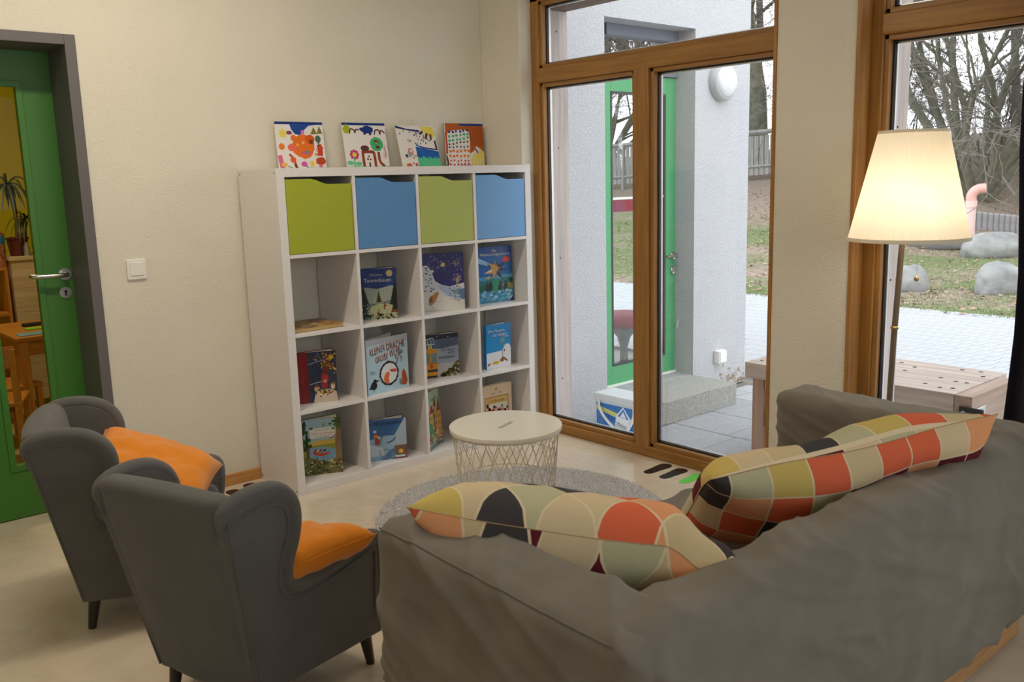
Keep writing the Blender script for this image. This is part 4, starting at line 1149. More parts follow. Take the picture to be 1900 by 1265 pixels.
A.line([(0.40, 0.03), (0.40, 0.34), (0.44, 0.36), (0.60, 0.36), (0.66, 0.32), (0.67, 0.03)], 0.065, S(146, 66, 36), asp); A.ell(0.46, 0.44, 0.10, 0.065, S(96, 56, 54)); A.line([(0.77, 0.36), (0.78, 0.15), (0.88, 0.03)], 0.065, S(150, 66, 36), asp); A.line([(0.53, 0.03), (0.535, 0.13)], 0.04, S(90, 60, 54), asp); A.dots([(0.5, 0.2, 0.025), (0.56, 0.19, 0.022), (0.53, 0.26, 0.022)], 0.02, S(110, 50, 50), asp)
for k in range(8):
    A.ell(0.20 + 0.075 * math.cos(k * PI / 4), 0.30 + 0.08 * math.sin(k * PI / 4), 0.035, 0.035, S(206, 60, 120), 10)
A.ell(0.20, 0.30, 0.05, 0.05, S(232, 206, 70)); A.line([(0.19, 0.24), (0.18, 0.03)], 0.03, S(96, 190, 140), asp); A.ell(0.09, 0.12, 0.08, 0.045, S(110, 200, 150)); A.ell(0.27, 0.1, 0.08, 0.045, S(110, 200, 150)); A.line([(0.0, 0.02), (0.3, 0.03), (0.6, 0.015), (1.0, 0.03)], 0.03, S(110, 196, 150), asp)
for k in range(9):
    A.line([(0.9 + rnd.uniform(-0.05, 0.05), rnd.uniform(0.2, 0.55)), (0.93 + rnd.uniform(-0.03, 0.05), rnd.uniform(0.2, 0.55))], 0.006, S(190, 70, 60), asp)
canvas('painting of a brown arch house with a round green tree and pink flower', 0.549, 0.800, -0.066, 0.036, 0.226, A)
A = Art(); rnd = random.Random(23)
A.rect(0, 0, 1, 1, WH); A.poly([(0, 0.94), (0.6, 0.9), (0.58, 0.84), (0.3, 0.89), (0, 1)], BLU); A.poly([(0.6, 0.98), (0.95, 0.98), (1, 0.8), (0.92, 0.7), (0.8, 0.75), (0.72, 0.85)], S(228, 214, 90))
A.poly([(0.42, 0.5), (1, 0.38), (1, 0.2), (0.42, 0.2)], S(30, 88, 170)); A.poly([(0.40, 0), (1, 0), (1, 0.2), (0.9, 0.26), (0.82, 0.2), (0.74, 0.27), (0.66, 0.22), (0.58, 0.28), (0.5, 0.22), (0.42, 0.26)], S(90, 196, 146))
for k in range(14):
    A.line([(0.44 + 0.04 * k, 0.46 - 0.01 * k), (0.42 + 0.04 * k, 0.24 + rnd.uniform(-0.05, 0.04))], 0.02, S(40, 110, 190), asp, 2)
A.line([(0.44, 0.54), (0.6, 0.48), (0.98, 0.42)], 0.03, S(26, 60, 140), asp)
for k in range(44):
    x = rnd.uniform(0.06, 0.85); y = rnd.uniform(0.5, 0.88)
    if y < 0.95 - 0.35 * x + 0.1 and y > 0.85 - x * 0.9:
        A.ell(x, y, 0.016, 0.022, BLU, 8); A.ell(x + 0.006, y, 0.007, 0.01, WH, 6)
A.line([(0.58, 0.80), (0.68, 0.86)], 0.06, S(96, 62, 50), asp); A.line([(0.72, 0.68), (0.78, 0.82)], 0.06, S(92, 60, 50), asp); A.line([(0.86, 0.66), (0.87, 0.80)], 0.05, S(92, 60, 50), asp); A.line([(0.95, 0.64), (0.96, 0.42)], 0.05, S(92, 60, 50), asp)
A.ell(0.26, 0.38, 0.06, 0.08, S(220, 120, 120)); A.ell(0.27, 0.39, 0.03, 0.04, WH); A.ell(0.14, 0.28, 0.035, 0.03, BLU)
for k in range(8):
    A.ell(rnd.uniform(0.12, 0.38), rnd.uniform(0.08, 0.34), 0.02, 0.02, rnd.choice([S(96, 190, 150), S(206, 80, 80), S(110, 160, 180)]), 8)
A.ell(0.16, 0.05, 0.07, 0.045, S(206, 110, 60)); A.ell(0.35, 0.06, 0.03, 0.04, S(206, 80, 70))
canvas('painting of blue rain dots over a green and blue hill, leaning back most', 0.857, 1.100, -0.102, 0.064, 0.222, A)
A = Art(); rnd = random.Random(24)
A.rect(0, 0, 1, 1, WH); A.poly([(0, 1), (1, 1), (1, 0.34), (0.9, 0.42), (0.8, 0.48), (0.72, 0.36), (0.62, 0.30), (0.64, 0.55), (0.62, 0.8), (0.5, 0.86), (0.2, 0.84), (0.06, 0.78), (0.02, 0.6)], S(182, 92, 34)); A.rect(0.36, 0.945, 1, 0.995, S(26, 66, 140))
A.line([(0.01, 0.8), (0.03, 0.5), (0.02, 0.3)], 0.05, S(196, 66, 40), asp); A.line([(0.0, 0.28), (0.04, 0.1), (0.02, 0.02)], 0.05, S(90, 56, 44), asp)
for k in range(5):
    A.line([(0.66 + 0.07 * k, 0.9), (0.68 + 0.07 * k, 0.5)], 0.03, S(160, 78, 30), asp, 2)
rows = [(0.79, BLU, 0.03), (0.705, S(80, 180, 130), 0.034), (0.61, S(90, 186, 140), 0.034), (0.52, S(60, 40, 60), 0.024), (0.45, S(40, 36, 50), 0.022), (0.36, S(232, 130, 60), 0.036), (0.25, S(230, 124, 56), 0.034), (0.14, S(214, 70, 60), 0.024), (0.05, S(206, 60, 56), 0.026)]
for (yy, c, rr) in rows:
    for k in range(6):
        A.ell(0.10 + 0.095 * k + rnd.uniform(-0.01, 0.01), yy + 0.012 * k * (1 if yy > 0.5 else 0.2) + rnd.uniform(-0.012, 0.012), rr, rr * 0.95, c, 9, 0.12, rnd)
A.poly([(0.66, 0.02), (1, 0.02), (1, 0.34), (0.92, 0.40), (0.84, 0.30), (0.76, 0.32), (0.66, 0.2)], S(232, 218, 110)); A.line([(0.76, 0.42), (0.84, 0.32)], 0.035, S(110, 70, 50), asp); A.line([(0.3, 0.02), (0.66, 0.025)], 0.03, S(150, 60, 40), asp)
for k in range(6):
    A.line([(0.68 + 0.05 * k, 0.05), (0.7 + 0.05 * k, 0.2)], 0.012, WH, asp, 2)
canvas('painting with rows of coloured dots inside a brown painted border', 1.183, 1.446, -0.040, 0.008, 0.232, A)

# ================================================================== ROUND RUG
RC = (0.571, -1.276); RR = 0.615
t = thing('round_rug', 'light grey shaggy round rug under the wire table', 'rug', (RC[0], RC[1], 0))
bm = B(); add_lathe(bm, [(0, 0), (RR - 0.004, 0), (RR, 0.004), (RR - 0.006, 0.009), (0, 0.010)], 80)
obj('backing', bm, mat('grey_rug_backing', S(205, 202, 200), 0.95, var=0.2, vscale=150), t, smooth=40)
rg = np.random.default_rng(5)
N = 46000
rr = (RR - 0.002) * np.sqrt(rg.random(N)); aa = rg.random(N) * 2 * np.pi
bx_ = rr * np.cos(aa); by_ = rr * np.sin(aa)
h = 0.006 + 0.008 * rg.random(N)
dx = rg.normal(0, 0.008, N); dy = rg.normal(0, 0.008, N)
wa = rg.random(N) * np.pi; wx = 0.0022 * np.cos(wa); wy = 0.0022 * np.sin(wa)
V = np.empty((N * 3, 3))
V[0::3] = np.c_[bx_ - wx, by_ - wy, np.full(N, 0.006)]
V[1::3] = np.c_[bx_ + wx, by_ + wy, np.full(N, 0.006)]
V[2::3] = np.c_[bx_ + dx, by_ + dy, 0.008 + h]
F = np.arange(N * 3).reshape(-1, 3)
me = bpy.data.meshes.new('pile')
me.from_pydata(V.tolist(), [], F.tolist())
pile = obj_me('pile', me, mat('grey_rug_yarn', S(228, 225, 223), 0.9, var=0.2, vscale=260), t)
pile['kind'] = 'stuff'

# ================================================================== WIRE BASKET TABLE
TX, TY, TZ = 0.437, -1.343, 0.016
t = thing('wire_basket_table', 'round white table with a lift-off top on a white wire basket', 'table', (TX, TY, TZ))
cu = bpy.data.curves.new('top', 'CURVE'); cu.dimensions = '2D'; cu.fill_mode = 'BOTH'; cu.extrude = 0.007; cu.bevel_depth = 0.0015; cu.bevel_resolution = 1
def spl(pts):
    s = cu.splines.new('POLY'); s.points.add(len(pts) - 1)
    for p, q in zip(s.points, pts):
        p.co = (q[0], q[1], 0, 1)
    s.use_cyclic_u = True
TR = 0.224
spl([(TR * math.cos(2 * PI * k / 96), TR * math.sin(2 * PI * k / 96)) for k in range(96)])
ca, sa = math.cos(math.radians(-3)), math.sin(math.radians(-3))
# slot runs at an angle across the middle of the top
slot = []
for k in range(9):
    a = -PI / 2 + PI * k / 8
    slot.append((0.045 + 0.013 * math.cos(a), 0.013 * math.sin(a)))
for k in range(9):
    a = PI / 2 + PI * k / 8
    slot.append((-0.045 + 0.013 * math.cos(a), 0.013 * math.sin(a)))
an = math.radians(19)
spl([(x * math.cos(an) - y * math.sin(an), x * math.sin(an) + y * math.cos(an)) for x, y in reversed(slot)])
to = bpy.data.objects.new('tmp', cu); COL.objects.link(to); bpy.context.view_layer.update()
me = bpy.data.meshes.new_from_object(to); bpy.data.objects.remove(to, do_unlink=True)
CREAM = mat('white_table_lacquer', S(236, 230, 216), 0.22, var=0.01, vscale=5)
tp = obj_me('table_top', me, CREAM, t, smooth=35); tp.location = (0, 0, 0.408)
bm = B(); add_tube(bm, [(0.217 * math.cos(2 * PI * k / 64), 0.217 * math.sin(2 * PI * k / 64), 0.395) for k in range(64)], 0.0038, 8, closed=True)
WIRE = mat('cream_wire', S(226, 216, 198), 0.4)
obj('rim', bm, WIRE, t, smooth=60)
r_top, r_bot = 0.213, 0.178
rad = lambda z: r_bot + (r_top - r_bot) * z / 0.395
for zz in (0.004, 0.10, 0.19, 0.285):
    bm = B(); q = rad(zz); add_tube(bm, [(q * math.cos(2 * PI * k / 56), q * math.sin(2 * PI * k / 56), zz) for k in range(56)], 0.0016, 5, closed=True); obj('hoop', bm, WIRE, t, smooth=60)
NW = 24
for s_ in (1, -1):
    for k in range(NW):
        bm = B(); ps = []
        for j in range(9):
            z = 0.395 * j / 8; q = rad(z); a = 2 * PI * k / NW + s_ * 0.78 * (j / 8)
            ps.append((q * math.cos(a), q * math.sin(a), z))
        add_tube(bm, ps, 0.0017, 5); obj('wire', bm, WIRE, t, smooth=60)
bm = B()
for k in range(7):
    y = -0.15 + 0.05 * k; q = math.sqrt(max(0.001, r_bot ** 2 - y * y)); add_tube(bm, [(-q, y, 0.004), (q, y, 0.004)], 0.0015, 5)
obj('bottom_grid', bm, WIRE, t, smooth=60)

# ================================================================== FLOOR LAMP
LX, LY = 1.30, -2.51
t = thing('floor_lamp', 'lit floor lamp with a pleated cream shade and slim brass pole', 'lamp', (LX, LY, 0))
BRASS = mat('warm_nickel', (0.30, 0.24, 0.17, 1), 0.42, metal=0.85)
bm = B(); add_lathe(bm, [(0, 0), (0.135, 0), (0.14, 0.006), (0.135, 0.016), (0.06, 0.026), (0.02, 0.034), (0.012, 0.05), (0, 0.05)], 48); obj('base', bm, BRASS, t, smooth=40)
bm = B(); add_tube(bm, [(0, 0.03, 0.03), (0.0, 0.012, 0.8), (0.0, -0.012, 1.40)], 0.0105, 12); obj('pole', bm, BRASS, t, smooth=60)
bm = B(); add_lathe(bm, [(0.0105, 0), (0.0145, 0.003), (0.0145, 0.009), (0.0105, 0.012)], 16, c=(0, 0.011, 0.83)); obj('pole_ring', bm, mat('bright_brass', (0.8, 0.6, 0.3, 1), 0.2, metal=1.0), t, smooth=40)
# shade
def shade_mat():
    m = bpy.data.materials.new('pleated_shade_fabric'); m.use_nodes = True
    n, l = nodes_of(m)
    b = n['Principled BSDF']; b.inputs['Base Color'].default_value = S(248, 240, 224); b.inputs['Roughness'].default_value = 0.8
    tl = n.new('ShaderNodeBsdfTranslucent'); tl.inputs[0].default_value = S(255, 246, 228)
    mx = n.new('ShaderNodeMixShader'); mx.inputs[0].default_value = 0.5
    l.new(b.outputs[0], mx.inputs[1]); l.new(tl.outputs[0], mx.inputs[2]); l.new(mx.outputs[0], n['Material Output'].inputs[0])
    return m
SHADE = shade_mat()
NP = 110
SZ0, SZ1, SR0, SR1 = 1.150, 1.526, 0.199, 0.111
cy = -0.022
bm = B()
add_lathe(bm, [(SR0 + (SR1 - SR0) * j / 6, SZ0 + (SZ1 - SZ0) * j / 6) for j in range(7)], NP * 4, c=(0, cy, 0), mod=lambda k: 1 + 0.010 * (1, 0, -1, 0)[k % 4])
obj('shade', bm, SHADE, t, smooth=180)
for (z, r, hh) in ((SZ0, SR0, 0.013), (SZ1 - 0.011, SR1 + 0.001, 0.011)):
    bm = B(); add_lathe(bm, [(r * 1.012, z), (r * 1.016, z + 0.002), (r * 1.012, z + hh), (r * 0.985, z + hh), (r * 0.985, z), (r * 1.012, z)], 96, c=(0, cy, 0)); obj('shade_trim', bm, mat('cream_shade_trim', S(250, 240, 216), 0.7), t, smooth=40)
bm = B()
for k in range(3):
    a = 2 * PI * k / 3 + 0.3
    add_tube(bm, [(0, cy, 1.40), (SR1 * math.cos(a), cy + SR1 * math.sin(a), SZ1 - 0.004)], 0.002, 5)
add_lathe(bm, [(0.014, 1.385), (0.02, 1.39), (0.02, 1.402), (0.014, 1.405)], 16, c=(0, cy, 0))
obj('shade_carrier', bm, BRASS, t, smooth=50)
bm = B(); add_lathe(bm, [(0, 1.235), (0.012, 1.237), (0.03, 1.265), (0.032, 1.285), (0.02, 1.32), (0.014, 1.34), (0.014, 1.37), (0, 1.37)], 20, c=(0.05, cy, 0)); bulb = obj('bulb', bm, emit_mat('warm_bulb', (1, 0.82, 0.55, 1), 6.0), t, smooth=60)
ld = bpy.data.lights.new('bulb_light', 'POINT'); ld.energy = FLOOR_LAMP_W; ld.color = (1.0, 0.85, 0.66); ld.shadow_soft_size = 0.07
lo = bpy.data.objects.new('bulb_light', ld); COL.objects.link(lo); lo.parent = t; lo.location = (0.0, cy, 1.27)
bm = B()
for k in range(46):
    bmesh.ops.create_icosphere(bm, subdivisions=1, radius=0.0016, matrix=Matrix.Translation((0.02, -0.05, 1.26 - 0.0052 * k)))
obj('pull_chain', bm, BRASS, t, smooth=180)
bm = B(); add_lathe(bm, [(0, 0), (0.006, 0.002), (0.0095, 0.009), (0.0075, 0.016), (0.003, 0.022), (0, 0.022)], 14, c=(0.02, -0.05, 1.004)); obj('pull_knob', bm, mat('bright_brass', (0.8, 0.6, 0.3, 1)), t, smooth=60)

# ================================================================== SOFA
def cloth_mat(name, c, weave=900, sheen=0.12, var=0.12):
    m = mat(name, c, 0.92, var=var, vscale=9, bump=0.0004, bscale=weave, spec=0.2, sheen=sheen)
    return m
SOFAC = cloth_mat('grey_brown_canvas', S(128, 122, 112))
sf = thing('sofa', 'grey brown slipcovered two-seat sofa seen from behind', 'sofa', (0, 0, 0))
SX0, SX1, SYB, SYF = -0.812, 0.99, -3.115, -2.335
def wrinkle(p, s=1.0):
    h = p.x - p.y
    al = 0.93 * h - 0.36 * p.z; ac = 0.36 * h + 0.93 * p.z
    cr = 1 - abs(mnoise.noise(Vector((al * 1.1 + 2.0, ac * 5.5, 3.0)))) * 2.2
    cr2 = 1 - abs(mnoise.noise(Vector((al * 2.0 + 9, ac * 11, 5.0)))) * 2.4
    a = mnoise.noise(Vector((p.x * 3.1 + p.z * 4, p.y * 3.3, p.z * 2.2)))
    b = mnoise.noise(Vector((p.x * 7 + p.z * 9 + 3.1, p.y * 8 + p.z * 6, p.z * 5 - p.x * 4)))
    c = 1 - abs(mnoise.noise(Vector((p.x * 2.4 + p.z * 3.4 + 7, p.y * 2.6 - p.z * 2.2, p.z * 1.6 + 5)))) * 2.4
    d = 1 - abs(mnoise.noise(Vector((p.x * 5.4 + p.z * 2.2 + 1, p.y * 5.6 + 2, p.z * 6.6 + p.x * 3)))) * 2.6
    return s * (0.007 * a + 0.0015 * b + 0.004 * max(0, c) ** 3 + 0.013 * max(0, cr) ** 4 + 0.007 * max(0, cr2) ** 4)
def sofa_warp(p, nr):
    q = p.copy()
    k = wrinkle(p)
    # outward push away from the middle of the piece along the face normal
    q += nr * k
    return q
def sofa_side(sign):
    def w(p, nr):
        q = p.copy()
        top = sm(0.50, 0.66, p.z)
        n2 = Vector((0, 0, 0))
        if nr.z > 0.6: n2 = Vector((0, 0, 1))
        elif abs(nr.x) > abs(nr.y): n2 = Vector((1 if nr.x > 0 else -1, 0, 0))
        else: n2 = Vector((0, 1 if nr.y > 0 else -1, 0))
        q += n2 * wrinkle(p)
        # the top sinks a little towards the back
        q.z -= 0.018 * top * sm(-2.4, -3.0, p.y)
        q.z += 0.006 * top * math.sin(p.y * 9)
        return q
    return w
def flatnorm(p, c, d):
    """dominant face normal of a point of a box centred c with dims d"""
    r = [(p.x - c[0]) / d[0], (p.y - c[1]) / d[1], (p.z - c[2]) / d[2]]
    k = max(range(3), key=lambda i: abs(r[i]))
    v = [0, 0, 0]; v[k] = 1 if r[k] > 0 else -1
    return Vector(v)
def sofa_piece(name, x0, x1, y0, y1, z0, z1, r, n, extra=None, amp=1.0):
    c = ((x0 + x1) / 2, (y0 + y1) / 2, (z0 + z1) / 2); d = (x1 - x0, y1 - y0, z1 - z0)
    def w(p, nr):
        q = p.copy()
        nn = nr if abs(nr.z - 1) > 1e-6 else flatnorm(p, c, d)
        q += nn * wrinkle(p, amp)
        if extra:
            q = extra(q, p)
        return q
    return softbox(name, d, r, n, SOFAC, sf, w, c)
def back_shape(q, p):
    # slumped rounded back: lower on the seat side, bulging outwards half way up
    t = sm(0.36, 0.64, p.z)
    s = (p.y - (-3.115)) / 0.20
    q.z -= 0.040 * t * max(0, s) ** 1.3
    q.y -= 0.016 * math.sin(max(0, min(1, (p.z - 0.05) / 0.6)) * PI) * (1 if p.y < -3.02 else 0)
    q.z -= 0.012 * t * (0.5 + 0.5 * math.sin(p.x * 3.2 + 0.8))
    return q
sofa_piece('backrest', SX0 + 0.02, SX1 - 0.02, SYB, SYB + 0.20, 0.055, 0.645, 0.065, (160, 18, 62), back_shape, 1.2)
def arm_shape(q, p):
    t = sm(0.50, 0.66, p.z)
    q.z -= 0.012 * t * sm(-2.5, -3.05, p.y)
    return q
sofa_piece('armrest', SX0, SX0 + 0.20, SYB + 0.004, SYF, 0.055, 0.640, 0.038, (18, 84, 58), arm_shape, 1.1)
sofa_piece('armrest', SX1 - 0.175, SX1, SYB + 0.004, SYF, 0.055, 0.655, 0.030, (18, 84, 58), arm_shape, 0.8)
sofa_piece('seat_cushion', SX0 + 0.19, SX1 - 0.19, SYB + 0.16, SYF + 0.03, 0.20, 0.425, 0.05, (70, 36, 10), None, 1.2)
sofa_piece('front_base', SX0 + 0.19, SX1 - 0.19, SYF - 0.06, SYF, 0.055, 0.24, 0.02, (50, 4, 8))
# sewn seams along the outer top edges
bm = B()
def seam(pts, rr=0.0028):
    add_tube(bm, catmull(pts, 10), rr, 6)
sp_ = []
for k in range(60):
    yy = SYF - 0.02 - (SYF - SYB - 0.07) * k / 59
    p0 = Vector((SX0 + 0.038 * (1 - 0.7071), yy, 0.640 - 0.038 * (1 - 0.7071)))
    nn = Vector((-0.7071, 0, 0.7071))
    q0 = p0 + nn * (wrinkle(p0, 1.1) + 0.001)
    sp_.append(arm_shape(q0, p0))
add_tube(bm, sp_, 0.0026, 6)
obj('piping', bm, SOFAC, sf, smooth=180); bm = B()
seam([(SX1 - 0.168, SYF - 0.03, 0.639), (SX1 - 0.169, -2.5, 0.635), (SX1 - 0.168, -2.8, 0.629)])
obj('piping', bm, SOFAC, sf, smooth=180); bm = B()
seam([(SX1 - 0.168, SYF - 0.02, 0.639), (SX1 - 0.1, SYF - 0.008, 0.647), (SX1 - 0.012, SYF - 0.02, 0.639)])
obj('piping', bm, SOFAC, sf, smooth=180)
lit_strip_mat = wood('lit_strip_tan', S(190, 148, 98), S(166, 122, 76), 0.5, 'x')
boxobj('lit_strip_bar', SX0 + 0.06, SX1 - 0.06, SYB + 0.012, SYB + 0.05, 0.018, 0.075, lit_strip_mat, sf, 0.003)  # added tan bar, stands in for a strip of lit floor
FOOT = mat('dark_stained_foot', S(40, 30, 26), 0.4)
for fx in (SX0 + 0.09, SX1 - 0.09):
    for fy in (SYB + 0.09, SYF - 0.09):
        bm = B(); add_lathe(bm, [(0, 0), (0.022, 0), (0.026, 0.06), (0, 0.06)], 16); obj('foot', bm, FOOT, sf, smooth=40, loc=(fx, fy, 0.0))

# ------------------------------------------------------------------ cushions
def pattern_mat():
    m = bpy.data.materials.new('harlequin_cotton'); m.use_nodes = True
    n, l = nodes_of(m)
    b = n['Principled BSDF']; b.inputs['Roughness'].default_value = 0.85; b.inputs['Specular IOR Level'].default_value = 0.2
    uv = n.new('ShaderNodeUVMap'); uv.uv_map = 'UVMap'
    sp = n.new('ShaderNodeSeparateXYZ'); l.new(uv.outputs[0], sp.inputs[0])
    def mth(op, a, bb=None):
        k = n.new('ShaderNodeMath'); k.operation = op
        for i, x in enumerate((a, bb)):
            if x is None: continue
            if isinstance(x, (int, float)): k.inputs[i].default_value = x
            else: l.new(x, k.inputs[i])
        return k.outputs[0]
    u, v = sp.outputs[0], sp.outputs[1]
    # gently waving lattice of diamonds
    uw = mth('ADD', u, mth('MULTIPLY', mth('SINE', mth('MULTIPLY', v, 1.4)), 0.08))
    vw = mth('ADD', v, mth('MULTIPLY', mth('SINE', mth('MULTIPLY', u, 1.1)), 0.10))
    a = mth('ADD', uw, vw); c = mth('SUBTRACT', uw, vw)
    fa = mth('FLOOR', a); fc = mth('FLOOR', c)
    cb = n.new('ShaderNodeCombineXYZ'); l.new(fa, cb.inputs[0]); l.new(fc, cb.inputs[1])
    wnz = n.new('ShaderNodeTexWhiteNoise'); wnz.noise_dimensions = '2D'; l.new(cb.outputs[0], wnz.inputs['Vector'])
    rp = n.new('ShaderNodeValToRGB'); rp.color_ramp.interpolation = 'CONSTANT'
    cols = [S(214, 194, 152), S(104, 34, 44), S(228, 112, 78), S(196, 192, 156), S(70, 66, 68), S(234, 166, 118), S(212, 188, 108), S(220, 200, 162)]
    el = rp.color_ramp.elements
    el[0].color = cols[0]; el[0].position = 0.0
    el[1].color = cols[1]; el[1].position = 0.13
    for k, pos in enumerate((0.30, 0.46, 0.58, 0.70, 0.85, 0.93)):
        e = el.new(pos); e.color = cols[k + 2]
    l.new(wnz.outputs['Value'], rp.inputs[0])
    def edge(x):
        f = mth('FRACT', x)
        return mth('MINIMUM', f, mth('SUBTRACT', 1.0, f))
    mn = mth('MINIMUM', edge(a), edge(c))
    ln = mth('LESS_THAN', mn, 0.022)
    mx = n.new('ShaderNodeMix'); mx.data_type = 'RGBA'
    l.new(ln, mx.inputs[0]); l.new(rp.outputs[0], mx.inputs[6]); mx.inputs[7].default_value = S(232, 214, 180)
    l.new(mx.outputs[2], b.inputs['Base Color'])
    tn = n.new('ShaderNodeTexNoise'); tn.inputs['Scale'].default_value = 500
    bp = n.new('ShaderNodeBump'); bp.inputs['Distance'].default_value = 0.0004; l.new(tn.outputs['Fac'], bp.inputs['Height']); l.new(bp.outputs[0], b.inputs['Normal'])
    return m
def cushion(name, label, cat_group, origin, eu, ev, W, H, TH, m, seed, n=48, uvs=(1, 1), bend=None, pinch=0.06, square=False):
    """pillow around origin spanned by directions eu (W) and ev (H)"""
    eu = Vector(eu).normalized(); ev = Vector(ev); ev = (ev - eu * ev.dot(eu)).normalized(); en = eu.cross(ev)
    root = thing(name, label, 'cushion', origin, 0, cat_group)
    V, UV, Fc = [], [], []
    def P(i, j, side):
        s = -1 + 2 * i / n; q = -1 + 2 * j / n
        es = 1 - pinch * (1 - q * q) * abs(s) ** 3; eq = 1 - pinch * (1 - s * s) * abs(q) ** 3
        x = s * es * W / 2; y = q * eq * H / 2
        prof = max(0.0, (1 - s ** 4)) ** 0.52 * max(0.0, (1 - q ** 4)) ** 0.52
        rim = min(1 - abs(s), 1 - abs(q))
        wr = 0.011 * nz(s * 2.2, q * 2.2, seed + side * 3, 1.0, seed) + 0.006 * nz(s * 5, q * 4, side + seed, 1.0, seed * 2)
        fold = 0.008 * math.sin(9 * math.atan2(q, s) + seed) * (1 - prof) * min(1, rim * 6)
        z = side * (TH / 2 * prof + (wr * prof + fold) * (1 if rim > 0 else 0))
        z += 0.012 * nz(s * 1.3, q * 1.3, 5.0, 1.0, seed)
        p = Vector((x, y, z))
        if bend:
            p = bend(p, s, q)
        return p
    idx = {}
    for side in (1, -1):
        for i in range(n + 1):
            for j in range(n + 1):
                rimv = i in (0, n) or j in (0, n)
                key = (i, j, 0 if rimv else side)
                if key not in idx:
                    idx[key] = len(V)
                    p = P(i, j, side)
                    V.append((eu * p.x + ev * p.y + en * p.z)[:])
        for i in range(n):
            for j in range(n):
                def g(a, b):
                    return idx[(a, b, 0 if (a in (0, n) or b in (0, n)) else side)]
                q4 = (g(i, j), g(i + 1, j), g(i + 1, j + 1), g(i, j + 1))
                uvq = [((a / n) * uvs[0] + (0 if side > 0 else 3.37), (b / n) * uvs[1] + (0 if side > 0 else 0.41)) for a, b in ((i, j), (i + 1, j), (i + 1, j + 1), (i, j + 1))]
                if square:
                    uvq = [((p_ + q_) / 2, (p_ - q_) / 2) for p_, q_ in uvq]
                if side < 0:
                    q4 = tuple(reversed(q4)); uvq.reverse()
                Fc.append(q4); UV.append(uvq)
    me = bpy.data.meshes.new('cover'); me.from_pydata(V, [], Fc); me.update()
    ul = me.uv_layers.new(name='UVMap')
    ul.data.foreach_set('uv', [c for f in UV for uvp in f for c in uvp])
    obj_me('cover', me, m, root, smooth=180)
    bm = B()
    ring = [idx[(i, 0, 0)] for i in range(n)] + [idx[(n, j, 0)] for j in range(n)] + [idx[(i, n, 0)] for i in range(n, 0, -1)] + [idx[(0, j, 0)] for j in range(n, 0, -1)]
    add_tube(bm, [V[k] for k in ring], 0.0011, 5, closed=True)
    o = obj('seam', bm, mat('seam_thread', S(176, 146, 108), 0.9) if m is HARL else m, root, smooth=180)
    return root
HARL = pattern_mat()
def bend_left(p, s, q):
    # droops over the back corner towards its far end, crumpled there
    k = sm(0.25, 1.0, s)
    p.z -= 0.07 * k * k
    p.y += 0.06 * k * math.sin(q * 3)
    p.z += 0.016 * math.sin(s * 16) * k
    return p
cushion('patterned_cushion', 'harlequin patterned cushion lying over the near sofa arm', 'harlequin cushions on the sofa',
        (-0.415, -2.605, 0.560), (0.456, -0.562, -0.08), (0.72, 0.50, -0.46), 0.74, 0.46, 0.22, HARL, 2.3, uvs=(5.4, 3.3), bend=bend_left)
def bend_right(p, s, q):
    p.z += 0.03 * math.sin(s * 5) * (1 - q * q)
    return p
cushion('patterned_cushion', 'harlequin patterned cushion leaning on the sofa back near the lamp', 'harlequin cushions on the sofa',
        (0.350, -2.79, 0.550), (0.80, -0.38, 0.09), (0.25, 0.55, -0.62), 0.84, 0.46, 0.19, HARL, 5.1, uvs=(8.6, 4.7), bend=bend_right, square=True)

# ================================================================== ARMCHAIRS
GREYC = cloth_mat('grey_wool_cloth', S(98, 96, 93), 1100, 0.15, 0.10)
GREYD = GREYC
def xback(z): return -0.300 + (0.68 - z) * 0.20
def hw(x, z):
    hb = 0.185 + (0.252 - 0.185) * max(0, z) / 0.68
    s = max(0.0, min(1.0, (x - xback(z)) / (0.285 - xback(z))))
    return hb + (0.262 - hb) * s ** 0.8
SIDE = [(-0.180, 0.105), (-0.225, 0.30), (-0.262, 0.48), (-0.290, 0.61), (-0.288, 0.658), (-0.245, 0.684), (-0.180, 0.690), (-0.118, 0.678), (-0.074, 0.646), (-0.054, 0.598), (-0.060, 0.535), (-0.082, 0.474), (-0.088, 0.425), (-0.060, 0.392), (0.0, 0.385), (0.10, 0.397), (0.20, 0.411), (0.255, 0.412), (0.283, 0.392), (0.286, 0.34), (0.278, 0.22), (0.270, 0.105)]
